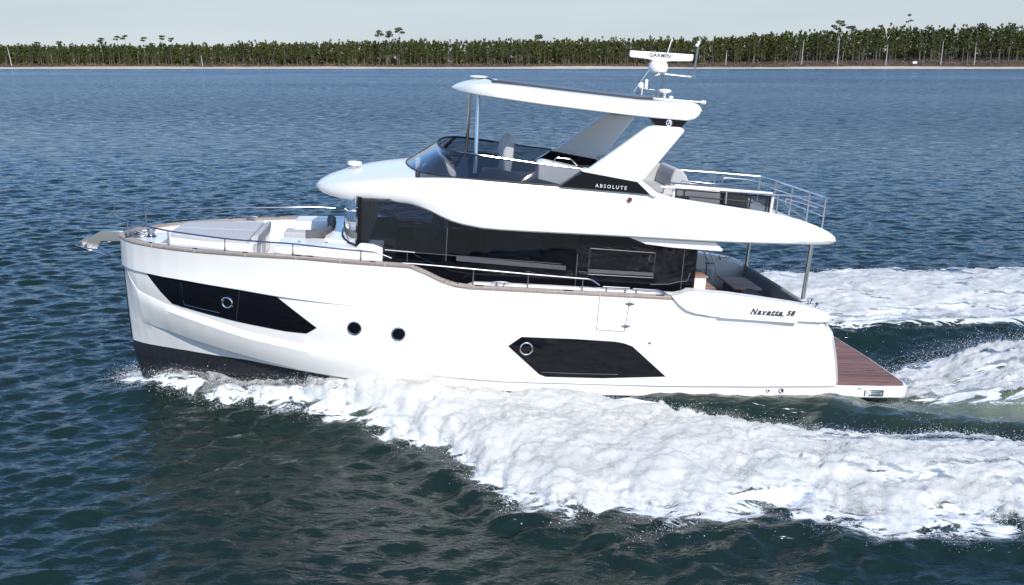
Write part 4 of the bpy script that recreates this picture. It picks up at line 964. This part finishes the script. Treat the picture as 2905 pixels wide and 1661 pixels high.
# stair hatch guard: framed panes
hb = B().tube(arc_corner([(11.52,-1.98,4.1),(11.50,-1.98,4.50),(13.62,-1.98,4.43),(13.60,-1.98,3.95)], .07), .030, 8)
hg = hb.done('hatch_guard', M['white'], fly)
pn = B()
for a, c in (((11.56,4.1),(11.56,4.43)),((11.75,4.1),(11.73,4.43)),((12.55,4.1),(12.58,4.40)),((13.12,4.0),(13.16,4.38)),((13.56,3.9),(13.57,4.36)),((13.48,3.9),(13.52,4.36)),((11.54,4.43),(13.58,4.365)),((11.7,4.30),(13.2,4.235))):
    pn.tube([(a[0],-1.985,a[1]),(c[0],-1.985,c[1])], .018, 6)
pn.done('guard_bar', M['rubber'], hg)
B().prism([(11.56,4.0),(11.56,4.43),(13.57,4.365),(13.55,3.88)], -1.972, -1.962).done('guard_pane', glass_mat('smoky_pane', (.55,.57,.6), ior=1.5), hg)
B().prism([(11.6,3.87),(12.95,3.87),(12.95,4.20),(11.7,4.35)], -.65, -.55).done('stair_wall', M['lgrey'], hg)
B().prism([(12.95,3.87),(13.6,3.87),(13.6,4.3),(12.95,4.3)], -.65, -.6).done('stair_door', M['carpet'], hg)
B().prism([(11.6,-1.9),(13.6,-1.9),(13.6,-1.25),(11.6,-1.25)], lambda p: 4.475-.03*(p[0]-11.5), lambda p: 4.49-.03*(p[0]-11.5), 'z').done('hatch_lid', M['navy'], hg, bev=.006)
B().tube([(11.85,-1.3,4.50),(11.87,-1.3,4.53),(13.5,-1.3,4.46),(13.52,-1.3,4.43)], .01, 6).done('lid_rail', M['steel'], hg)

# aft rails of the fly
AR = B().tube([(11.2,-2.08,4.475),(12.55,-2.08,4.455),(13.67,-2.05,4.42),(14.35,-2.0,4.405),(14.84,-1.9,4.385)], .017, 8)
AR.tube([(14.84,-1.9,4.385),(14.86,-1,4.38),(14.87,0,4.38),(14.86,1,4.38),(14.84,2.0,4.37)], .020, 8)
AR.tube([(14.84,2.0,4.37),(13.7,2.08,4.40),(12.6,2.1,4.42)], .017, 8)
for zz in (4.2, 4.0): AR.tube([(14.82,-1.9,zz-.01),(14.85,0,zz-.01),(14.82,2.0,zz-.01)], .014, 6)
ar = AR.done('fly_rail', M['polish'], fly)
for x, y, zb in ((12.58,-2.13,4.16),(13.68,-2.12,4.03),(14.80,-1.92,3.74),(14.84,-1.0,3.74),(14.85,0,3.74),(14.84,1.0,3.74),(14.8,1.95,3.74),(13.7,2.12,4.03),(12.6,2.12,4.16)):
    zt = 4.45 if x < 13 else (4.41 if x < 14 else 4.38)
    B().tube([(x,y,zb-.02),(x,y*.995,zb+.03),(x,y*.985,zt)], [.03,.018,.017], 8).done('stanchion', M['polish'], ar)
B().tube(arc_corner([(14.5,.55,4.35),(13.9,.3,4.46),(13.3,.3,4.47),(13.28,.3,4.3)], .06), .015, 6).tube(arc_corner([(14.83,-1.5,4.13),(14.6,-.3,4.14),(14.62,-.3,4.0),(14.84,-1.0,3.78)], .06), .016, 6).done('ladder_rail', M['polish'], ar)

# ---------------------------------------------------------------- arch arms and hardtop
ARM = [(9.60,4.72),(10.70,5.60),(10.80,5.665),(10.93,5.695),(11.44,5.685),(11.53,5.635),(11.50,5.58),(10.80,4.62),(10.68,4.60)]
for sgn in (-1, 1):
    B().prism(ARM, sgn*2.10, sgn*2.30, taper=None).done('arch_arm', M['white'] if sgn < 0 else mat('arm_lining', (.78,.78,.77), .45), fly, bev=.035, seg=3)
    bt = B().prism([(10.83,5.84),(10.98,5.68),(11.48,5.68),(11.60,5.82)], sgn*1.98, sgn*2.16).done('arch_bracket', M['black'], fly)
    if sgn < 0:
        em = B().tube([(11.22+.055*math.cos(a), -2.168, 5.755+.055*math.sin(a)) for a in np.linspace(0, 2*math.pi, 21)[:-1]], .009, 6, True)
        em.prism([(11.19,5.725),(11.225,5.795),(11.245,5.79),(11.215,5.735)], -2.172, -2.162).prism([(11.235,5.79),(11.255,5.785),(11.262,5.73),(11.25,5.725)], -2.172, -2.162)
        em.done('emblem', M['letter'], bt)
HLO = [(6.97,6.13),(7.1,6.09),(7.53,6.05),(8.68,5.955),(10.29,5.85),(11.3,5.80),(11.65,5.80),(11.82,5.84),(11.92,5.92),(11.97,6.02)]
HTE = [(6.97,6.14),(7.05,6.19),(7.25,6.25),(7.6,6.30),(7.88,6.305),(9.16,6.225),(10.7,6.145),(11.3,6.15),(11.7,6.165),(11.85,6.16),(11.94,6.12),(11.97,6.06)]
HW = [(6.97,0),(6.99,.4),(7.05,.75),(7.15,1.08),(7.3,1.38),(7.5,1.62),(7.8,1.82),(8.2,1.93),(9,1.98),(11.4,1.98),(11.75,1.93),(11.9,1.86),(11.97,1.8)]
rows = []
for x in [6.97,6.985,7.01,7.05,7.12,7.2,7.3,7.4,7.53,7.65,7.8,7.88,8.0,8.3,8.7,9.16,9.7,10.29,10.7,11.05,11.3,11.5,11.65,11.75,11.82,11.88,11.92,11.95,11.97]:
    lo, te, w = ip(x, HLO), ip(x, HTE), ip(x, HW); hm = te-lo; cr_ = .06*min(1, (x-6.97)/.6)*(1-float(sstep(11.2, 11.9, np.array(x))))
    rows.append([(x, -y, z) for y, z in [(0, lo+.02*hm), (w*.7, lo), (max(0, w-.05), lo), (max(0, w-.01), lo+.06*hm), (w, lo+.2*hm), (max(0, w-.03), lo+.75*hm), (max(0, w-.08), lo+.93*hm), (max(0, w-.16), te), (w*.6, te+cr_*.8), (w*.3, te+cr_), (0, te+cr_)]])
b = B(); b.grid(rows); b.grid([[(x, -y, z) for x, y, z in r] for r in rows]); last = rows[-1]
vs = [b.bm.verts.new(p) for p in last]; vs2 = [b.bm.verts.new((p[0], -p[1], p[2])) for p in reversed(last[1:-1])]; b.bm.faces.new(vs+vs2)
ht = b.done('hardtop', M['white'], fly, weld=True, sharp=30)
rows = []
for x in [7.72,7.9,8.3,8.8,9.4,10.0,10.6,11.0,11.22]:
    z = ip(x, HTE)+.062; w = 1.62 if 7.9 <= x <= 11.0 else 1.5
    rows.append([(x, -w, z-.05), (x, -w, z), (x, -w*.6, z+.014), (x, 0, z+.02), (x, w*.6, z+.014), (x, w, z), (x, w, z-.05)])
B().grid(rows).done('roof_panel', M['navy'], ht, sharp=60)
B().prism([(7.62,6.30),(7.80,6.385),(7.95,6.36),(7.95,6.28)], -1.2, 1.2).done('panel_cowl', M['white'], ht, bev=.02)
for y, xt, xb in ((-1.25, 7.47, 7.46), (1.25, 7.45, 7.43)):
    B().tube([(xb, y*1.25, 4.5), (xt, y, 6.1)], .04, 14).done('roof_post', M['polish'], fly)
# antennas and mast gear on the hardtop
B().lathe([(.02,0),(.05,.02),(.06,.05),(.10,.07),(.19,.085),(.20,.10),(.17,.118),(.05,.125)], (7.54,0,6.30), 'z', 24).done('dome_antenna', M['white'], ht)
B().lathe([(.05,0),(.055,.05),(.075,.065),(.155,.085),(.16,.10),(.15,.16),(.04,.175)], (4.94,0,4.29), 'z', 8).lathe([(.11,0),(.05,.03)], (4.94,0,4.27), 'z', 16).done('camera_dome', M['white'], fly, bev=.01)
mast = B()
mast.tube(arc_corner([(11.17,-.18,6.22),(11.40,-.14,6.66),(11.50,-.12,6.715),(12.28,-.08,6.69)], .08), .015, 8)
mast.tube(arc_corner([(11.07,.2,6.22),(11.36,.14,6.63),(11.50,.1,6.70),(12.28,.08,6.665)], .08), .015, 8)
mast.tube([(11.42,-.2,6.3),(11.50,-.1,6.72)], .014, 8).tube([(11.62,.1,6.2),(11.60,.1,6.7)], .02, 8).tube([(11.15,0,6.36),(11.45,0,6.34)], .014, 8)
mast.tube([(12.26,0,6.66),(12.30,0,7.38)], [.022,.02], 8)
mast.tube([(11.42,-.2,6.18),(11.42,-.2,6.36)], .024, 8).tube([(11.3,-.22,6.2),(11.42,-.2,6.25),(11.5,-.2,6.19)], .014, 6)
mo = mast.done('radar_mast', M['steel'], ht)
B().tube([(12.25,-.05,7.32),(12.25,-.05,7.38)], .035, 12).tube([(12.30,0,7.37),(12.30,0,7.44)], .032, 12).tube([(12.24,-.05,7.36),(12.31,0,7.40)], .014, 6).done('masthead_light', M['white'], mo, bev=.006)
B().tube([(10.88,-.3,6.28),(11.22,-.2,6.78)], .006, 6).done('backstay', M['rope'], mo)
B().lathe([(.10,0),(.18,.01),(.205,.05),(.215,.13),(.19,.20),(.14,.265),(.10,.285)], (11.45,0,6.715), 'z', 16).done('radar_pedestal', M['white'], mo, bev=.012)
ra = B().prism([(10.79,7.15),(10.785,7.03),(10.81,7.005),(11.2,6.99),(11.3,6.965),(11.6,6.955),(11.7,6.975),(12.16,7.0),(12.2,7.03),(12.2,7.15)], -.05, .05).done('radar_scanner', M['white'], mo, bev=.03, seg=3)
text_mesh('scanner_lettering', 'GARMIN', .118, (11.21, -.0525, 7.045), R_(.6), M['ink'], ra, 1.12, 0, .002, .002)
B().tube([(11.59,-.12,7.13),(11.66,-.12,7.43)], .011, 8).done('whip_antenna', M['white'], mo)
B().lathe([(.025,0),(.03,.08),(.06,.10),(.13,.12),(.145,.15),(.12,.18),(.03,.19)], (11.68,.1,6.19), 'z', 20).done('gps_dome', M['white'], ht)
B().lathe([(.05,0),(.05,.06),(.03,.075)], (11.86,.2,6.16), 'z', 14).done('gps_puck', M['white'], ht)
B().tube([(10.97,-1.72,6.20),(11.98,-1.72,6.185)], .017, 8).done('side_awning_rod', M['white'], ht)
B().tube([(11.97,-1.72,6.185),(12.06,-1.72,6.18)], .04, 14).done('rod_end', M['white'], ht, bev=.01)
hn = B().lathe([(.045,0),(.07,.02),(.075,.06),(.05,.08)], (11.05,-.3,6.42), 'y', 16).tube([(11.07,-.28,6.2),(11.07,-.28,6.38)], .014, 6).done('horn', M['white'], ht)
B().tube([(11.13,-.36,6.36),(11.13,-.36,6.56)], .035, 12).done('floodlight', M['white'], hn, bev=.012)

# ---------------------------------------------------------------- cockpit
CF = 1.42
B().prism([(12.05,-2.3),(15.0,-2.25),(15.0,2.25),(12.05,2.3)], CF-.02, CF, 'z').done('cockpit_sole', M['teak'], yacht)
for sgn in (-1, 1):
    B().prism([(11.9,1.4),(11.9,2.42),(12.8,2.37),(13.5,2.30),(14.1,2.22),(14.5,2.15),(14.8,2.02),(14.95,1.85),(15.0,1.4)], sgn*2.16, sgn*2.26).done('cockpit_side', M['white'], yacht, bev=.02)
tr_ = B().prism([(14.75,1.4),(14.78,2.03),(14.86,2.03),(15.05,1.7),(15.2,1.4)], -2.0, 2.0).done('transom_wall', M['white'], yacht, bev=.03)
cs = B().prism([(14.1,1.42),(14.75,1.42),(14.75,1.72),(14.12,1.76)], -1.9, 1.8).done('cockpit_sofa', M['mgrey'], yacht, bev=.04)
B().prism([(14.60,1.70),(14.78,1.70),(14.80,2.06),(14.74,2.115),(14.66,2.10)], -2.0, 1.9).done('sofa_backrest', M['mgrey'], cs, bev=.035, seg=3)
tb = B().prism([(13.58,-.47),(14.22,-.50),(14.26,-.44),(14.26,.68),(14.2,.74),(13.6,.82)], 2.02, 2.055, 'z').done('cockpit_table', M['tteak'], yacht, bev=.008)
B().tube([(13.9,-.15,1.42),(13.9,-.15,2.02)], .04, 12).done('table_leg', mat('brass_leg', (.5,.42,.2), .25, metal=1), tb)
sg = B().box((12.14,-1.85,1.42),(12.45,-1.2,2.57)).done('stair_locker', M['white'], yacht, bev=.02)
B().box((12.12,-1.87,2.57),(12.48,-1.18,2.60)).done('stair_tread', M['tteak'], sg, bev=.005)
st2 = B().box((12.45,-1.8,1.42),(12.66,-1.2,2.31)).done('stair_step', M['white'], sg, bev=.02)
B().box((12.44,-1.82,2.31),(12.70,-1.18,2.335)).done('stair_tread', M['tteak'], sg, bev=.005)
B().tube(arc_corner([(12.60,-1.1,3.15),(12.90,-1.1,2.66),(12.90,-1.1,1.42)], .04), .016, 8).tube(arc_corner([(12.9,.3,2.95),(13.15,.3,2.53),(13.12,.3,1.42)], .04), .016, 8).done('stair_handrail', M['steel'], yacht)
for y in (-1, 1): B().tube([(14.59+(.0 if y < 0 else .12), y*1.92, 2.10), (14.62+(.0 if y < 0 else .12), y*1.92, 3.46)], .042, 14).done('deck_post', M['polish'], yacht)
# details on the far cockpit side
fs = B()
for x in (13.75, 14.1): fs.tube([(x,2.14,2.18),(x-.05,2.14,2.30)], .012, 6)
for i in range(4): fs.box((13.72+.075*i,2.145,2.06),(13.76+.075*i,2.158,2.095))
fs.done('side_fittings', M['rubber'], yacht)
B().box((13.2,2.13,1.66),(13.9,2.155,1.94)).done('side_pocket', M['lgrey'], yacht, bev=.02)
cleat((14.62,-2.2,2.17), L_=.1); cleat((14.3,2.2,2.24), L_=.15)
B().lathe([(.045,0),(.03,.03),(.02,.06),(.045,.085),(.02,.1)], (14.86,-2.05,2.06), 'z', 14).done('aft_capstan', M['steel'], yacht)
B().box((14.52,-2.12,2.06),(14.74,-1.82,2.2)).done('post_block', M['white'], yacht, bev=.03)

# ================================================================== FAR SHORE
SY = 934.0
def foliage(name, c1, c2):
    m = bpy.data.materials.new(name); m.use_nodes = True; nt = m.node_tree; N = nt.nodes; Lk = nt.links; b = N['Principled BSDF']
    oi = N.new('ShaderNodeObjectInfo'); geo = N.new('ShaderNodeNewGeometry')
    n = N.new('ShaderNodeTexNoise'); n.inputs['Scale'].default_value = 0.09; n.inputs['Detail'].default_value = 4; Lk.new(geo.outputs['Position'], n.inputs['Vector'])
    n2 = N.new('ShaderNodeTexNoise'); n2.inputs['Scale'].default_value = 0.7; n2.inputs['Detail'].default_value = 2; Lk.new(geo.outputs['Position'], n2.inputs['Vector'])
    a = N.new('ShaderNodeMath'); a.operation = 'MULTIPLY_ADD'; a.inputs[1].default_value = 0.35; Lk.new(oi.outputs['Random'], a.inputs[0]); Lk.new(n.outputs['Fac'], a.inputs[2])
    a2 = N.new('ShaderNodeMath'); a2.operation = 'MULTIPLY_ADD'; a2.inputs[1].default_value = 0.6; Lk.new(n2.outputs['Fac'], a2.inputs[0]); Lk.new(a.outputs[0], a2.inputs[2])
    mr = N.new('ShaderNodeMapRange'); mr.inputs['From Min'].default_value = 0.6; mr.inputs['From Max'].default_value = 1.3; Lk.new(a2.outputs[0], mr.inputs['Value'])
    mx = N.new('ShaderNodeMix'); mx.data_type = 'RGBA'; mx.inputs[6].default_value = (*c1, 1); mx.inputs[7].default_value = (*c2, 1)
    Lk.new(mr.outputs[0], mx.inputs[0]); Lk.new(mx.outputs[2], b.inputs['Base Color']); b.inputs['Roughness'].default_value = 0.8
    b.inputs['Specular IOR Level'].default_value = 0.2
    return m
M['leaf'] = foliage('pine_foliage', (0.022, 0.032, 0.008), (0.088, 0.092, 0.022))
M['scrub'] = foliage('dry_scrub', (0.11, 0.075, 0.045), (0.26, 0.175, 0.10))
M['bark'] = mat('pine_bark', (0.17, 0.15, 0.125), 0.9, noise=0.3, nscale=0.8)
M['bark_pale'] = mat('bleached_dead_wood', (0.52, 0.50, 0.46), 0.9)
M['sand'] = mat('beach_sand', (0.50, 0.42, 0.33), 0.9, noise=0.12, nscale=0.05)
M['soil'] = mat('forest_floor', (0.07, 0.055, 0.04), 0.95, noise=0.3, nscale=0.1)

def terr(x): return 3.0 + 7.5*float(sstep(50, 480, np.array(float(x)))) + 1.5*float(sstep(-150, -30, np.array(float(x))))
# beach
rows = []
for j, (dy, z) in enumerate(((-6, -.8), (0, -.05), (2.5, .25), (7, 1.15), (13, 1.75), (20, 1.9), (30, 2.0))):
    rows.append([(x, SY+dy+3.0*math.sin(x*.013)+1.6*math.sin(x*.041+1)+rng.uniform(-.4, .4)+(3.5*math.sin(x*.0047+2) if j else 0), z*(1+.3*math.sin(x*.021)*math.sin(x*.0037+1))+(rng.uniform(-.12, .12) if j > 2 else 0)) for x in range(-900, 901, 6)])
tag(B().grid(rows).done('beach', M['sand'], None, sharp=80), kind='structure')
rows = []
for dy, k in ((18, 0), (30, .35), (60, .7), (140, 1), (1200, 1.1)):
    rows.append([(x, SY+dy, 1.7+(terr(x)-1.0)*k) for x in range(-1700, 1701, 20)])
tag(B().grid(rows).done('ground', M['soil'], None), kind='structure')

def leaf_cloud(V, Fc, cx, cy, cz, rx, ry, rz, n, size):
    """n small randomly turned leaf-mass faces spread through an ellipsoid"""
    for _ in range(n):
        d = rng.normal(size=3); d /= np.linalg.norm(d)+1e-6; r = rng.uniform(.15, 1)**.5
        p = np.array([cx+d[0]*rx*r, cy+d[1]*ry*r, cz+d[2]*rz*r]); u = rng.normal(size=3); u /= np.linalg.norm(u); w = np.cross(u, rng.normal(size=3)); w /= np.linalg.norm(w)+1e-6
        s = size*rng.uniform(.6, 1.4); i = len(V)
        V += [tuple(p+u*s), tuple(p+w*s*.8), tuple(p-u*s*.9), tuple(p-w*s*.7)]; Fc.append((i, i+1, i+2, i+3))
def quick_mesh(name, V, Fc, m):
    me = bpy.data.meshes.new(name); me.from_pydata(V, [], Fc); me.update(); me.materials.append(m); return me
def trunk_mesh(h, r=.28, limbs=()):
    b = B(); b.tube([(0,0,-2),(0.1,0,h*.4),(-.1,.1,h*.75),(.05,0,h*.97)], [r, r*.8, r*.55, r*.2], 6)
    for z, dx, dy, dz in limbs: b.tube([(0,0,z),(dx*.6,dy*.6,z+dz*.4),(dx,dy,z+dz)], [r*.35, r*.25, r*.1], 5)
    me = bpy.data.meshes.new('trunk'); b.bm.to_mesh(me); b.bm.free(); me.materials.append(M['bark']); return me
kinds = []
for k in range(9):
    h = 20.0; V = []; Fc = []
    base = rng.uniform(.38, .58); limbs = []
    nc = 7
    for i in range(nc):
        u = i/(nc-1); z = h*(base+(1.0-base)*u)-1; R0 = (3.3*(1-u)**.6+1.0) if k % 3 != 1 else (2.0+2.3*math.sin(math.pi*(.25+.6*u)))
        a = rng.uniform(0, 6.28); off = R0*.45; cx, cy = off*math.cos(a), off*math.sin(a)
        leaf_cloud(V, Fc, cx, cy, z, R0*.75, R0*.75, 1.6, 30, .58); limbs.append((z-1, cx, cy, .8))
    kinds.append((trunk_mesh(h, .26, limbs), quick_mesh('crown', V, Fc, M['leaf'])))
def plant_pine(x, y, z, h, kind, label, cat='pine tree', group=None, wide=1.0, name='pine_tree'):
    e = empty(name, (x, y, z)); s = h/20.0; e.scale = (s*wide, s*wide, s); e.rotation_euler = (0, 0, rng.uniform(0, 6.28)); e.empty_display_size = 1
    t = bpy.data.objects.new('trunk', kinds[kind][0]); COL.objects.link(t); t.parent = e
    c = bpy.data.objects.new('crown', kinds[kind][1]); COL.objects.link(c); c.parent = e
    tag(e, label, cat, group); return e
TOPZ = [(-520, 24), (-430, 25), (-350, 25.5), (-250, 26.5), (-150, 28.5), (-50, 29.5), (100, 30), (200, 32), (250, 34.5), (320, 38.5), (420, 42.5), (520, 45)]
N_FRONT = 282
for i in range(N_FRONT):
    x = -560+1120*(i+rng.uniform(.1, .9))/N_FRONT; dep = rng.uniform(26, 62); zt = terr(x)*min(1, dep/60); top = ip(x, TOPZ)
    hh = (top-zt)*rng.uniform(.45, .98)
    plant_pine(x, SY+dep, zt, hh, int(rng.integers(0, 9)), 'green pine in the front row of the wood behind the far beach', group='pines in the front row of the far shore', wide=rng.uniform(.8, 1.15))
# the wood behind them, as one mass
centres = []
for i in range(3400):
    x = rng.uniform(-640, 640); dep = 60+170*rng.random()**1.2; zt = terr(x); top = ip(x, TOPZ)*(1+dep/9000)-zt
    h = top*(.88+.20*float(fbm(np.array(x*.03+50), np.array(dep*.03), 3, 61)))*(rng.uniform(.80, 1.02) if rng.random() < .93 else rng.uniform(1.03, 1.15)); y = SY+dep
    R0 = rng.uniform(2.0, 4.2)
    for u in list(rng.uniform(.03, .88, 5))+[.07, .95]:
        rr_ = R0*(1.2-u*.85 if u > .5 else .8)
        centres.append((x+rng.normal(0, .8), y+rng.normal(0, .8), zt+h*u-.6, rr_, rr_, 1.9))
C_ = np.repeat(np.array(centres), 17, 0); n_ = len(C_)
def unit(a): return a/(np.linalg.norm(a, axis=1, keepdims=True)+1e-6)
d_ = unit(rng.normal(size=(n_, 3))); P_ = C_[:, :3]+d_*C_[:, 3:]*(rng.uniform(.15, 1, (n_, 1))**.5)
u_ = unit(rng.normal(size=(n_, 3))); w_ = unit(np.cross(u_, rng.normal(size=(n_, 3)))); s_ = .85*rng.uniform(.6, 1.4, (n_, 1))
VV = np.stack([P_+u_*s_, P_+w_*s_*.8, P_-u_*s_*.9, P_-w_*s_*.7], 1).reshape(-1, 3)
fm = bpy.data.meshes.new('forest'); fm.vertices.add(len(VV)); fm.vertices.foreach_set('co', VV.ravel())
fm.loops.add(4*n_); fm.loops.foreach_set('vertex_index', np.arange(4*n_, dtype=np.int32))
fm.polygons.add(n_); fm.polygons.foreach_set('loop_start', np.arange(0, 4*n_, 4, dtype=np.int32)); fm.polygons.foreach_set('loop_total', np.full(n_, 4, np.int32)); fm.update(); fm.materials.append(M['leaf'])
fo = bpy.data.objects.new('forest', fm); COL.objects.link(fo); tag(fo, 'dense green pine wood filling the far shore behind the front row of trees', 'forest', kind='stuff')
tb_ = B()
for i in range(700):
    x = rng.uniform(-600, 600); y = SY+rng.uniform(58, 110); z = terr(x)*.9; tb_.tube([(x, y, z), (x+rng.normal(0, .3), y, z+rng.uniform(8, 15))], [.26, .18], 4)
o = tb_.done('forest_trunks', M['bark'], None); tag(o, 'close set grey trunks inside the far pine wood', 'forest', kind='stuff')
# scrub
V = []; Fc = []
for i in range(5200):
    x = rng.uniform(-620, 620); dep = rng.uniform(19, 46)**1.0; z = 1.7+(terr(x)-1)*.35*sstep(18, 30, np.array(dep))
    hgt = rng.uniform(.6, 2.3)+max(0, dep-28)*.16*rng.random()
    leaf_cloud(V, Fc, x, SY+dep, z+hgt*.4, 1.6, 1.4, hgt, 6, .55)
so = bpy.data.objects.new('shore_scrub', quick_mesh('shore_scrub', V, Fc, M['scrub'])); COL.objects.link(so); tag(so, 'low brown scrub and dry grass between the sand and the trees', 'scrub', kind='stuff')
# tall pines that stand out above the wood
def tall_pine(x, top, label, clumps, y=None, th=.35, lean=0.0, size=.7):
    y = y or SY+70; z0 = terr(x); h = top-z0
    e = empty('tall_pine', (x, y, z0)); tag(e, label, 'pine tree')
    t = trunk_mesh(h, th, [(h*c[2]-1.5, c[0], c[1], 1.2) for c in clumps]); to = bpy.data.objects.new('trunk', t); COL.objects.link(to); to.parent = e; to.rotation_euler = (0, lean, 0)
    V = []; Fc = []
    for cx, cy, u, r, rz, n in clumps: leaf_cloud(V, Fc, cx+lean*h*u, cy, h*u, r, r, rz, n*3, size)
    c = bpy.data.objects.new('crown', quick_mesh('crown', V, Fc, M['leaf'])); COL.objects.link(c); c.parent = e
tall_pine(-136, 38.5, 'left of three tall bare trunked pines rising above the middle of the wood', [(0,0,.93,3.6,2.2,34),(-2.6,0,.84,2.8,1.5,20),(2.8,0,.86,2.6,1.3,18)], SY+48)
tall_pine(-126, 38, 'middle pine of three tall bare trunked ones with a round crown', [(0,0,.93,3.4,2.2,36),(-1.5,0,.83,3.2,1.6,26),(1.8,0,.86,2.8,1.5,20)], SY+50)
tall_pine(-112, 41, 'tallest and rightmost of the three tall pines with a leaning trunk', [(0,0,.95,4.2,1.8,40),(2.8,0,.86,3.2,1.4,22),(-2.5,0,.88,2.4,1.2,14)], SY+46, lean=-.10)
tall_pine(29, 36, 'single round topped tree poking above the wood behind the roof', [(0,0,.9,5.2,3.0,80)], SY+110)
tall_pine(338, 48.5, 'tall umbrella shaped pine with layered crown right of the radar mast', [(0.6,0,.95,5.2,2.2,50),(-5,0,.84,3.6,1.5,26),(4,0,.87,3.6,1.4,24),(-2,0,.78,3.5,1.3,20)], SY+60, th=.4)
tall_pine(360, 45, 'flat topped smaller pine just right of the tall umbrella pine', [(0,0,.92,4.8,1.6,40),(4,0,.86,3.6,1.4,22)], SY+90)
tall_pine(418, 55, 'thin sparse pine standing highest of all on the right shore', [(0,0,.985,2.2,1.4,14),(2.6,0,.86,2.2,1.0,12),(-2,0,.83,2.6,.9,12)], SY+80, th=.3, size=.6)
tall_pine(500, 47, 'dark bushy pine top near the right edge of the wood', [(0,0,.92,6,2.8,60),(4,0,.84,4,2,30)], SY+90)
for i, (x, top, lab) in enumerate(((-498,27,'leftmost low umbrella pine above the left wood'),(-478,28,'small dark pine top on the left skyline'),(-434,29.5,'first pine of the loose group on the left skyline'),(-422,31,'broad flat pine in the loose group on the left skyline'),(-408,33,'twin topped pale pine in the loose left group'),(-399,34,'highest pine of the loose left group'),(-384,32,'thin crowned pine in the loose left group'),(-368,34,'wide open crowned pine in the loose left group'),(-356,31.5,'last small pine of the loose left group'))):
    tall_pine(x, top, lab, [(0,0,.95,3.4,1.1,22),(rng.uniform(-2.5,2.5),0,.87,3.0,1.0,14)], SY+rng.uniform(50, 90), th=.26)
for x, z1_, z2_, lean, lab in ((-503, 4, 21, -.12, 'pale leaning dead trunk near the left edge of the far shore'), (-311, 6, 13, -.1, 'short pale snag in the left part of the wood'), (215, 8, 18, .02, 'pale dead trunk right of the mast arm'), (291, 8, 28, .03, 'long grey dead trunk in the right part of the wood'), (327, 9, 29, .01, 'brightest white dead trunk below the umbrella pine'), (376, 8, 24, 0, 'bare grey trunk right of the umbrella pine'), (431, 9, 27, .02, 'pale straight trunk in the right wood'), (465, 9, 25, -.03, 'thin pale trunk close to the right edge')):
    zb = 2; dt = tag(B().tube([(0,0,0),(lean*(z2_-zb)*.5,0,(z2_-zb)*.5),(lean*(z2_-zb),0,z2_-zb)], [.42,.36,.18], 6).done('dead_tree', M['bark_pale'], None), lab, 'dead tree'); dt.location = (x, SY+24, zb)
sg_ = empty('white_sign', (402, SY+17, 2.6)); tag(sg_, 'small blank white board on posts above the right beach', 'sign')
B().box((-2.1,-.08,2.4),(2.1,.08,4.3)).done('board', mat('white_board', (.85,.85,.85), .5), sg_, bev=.05)
for xx in (-1.6, 1.6): B().tube([(xx,.15,-1),(xx,.15,4.2)], .12, 6).done('post', M['bark'], sg_)
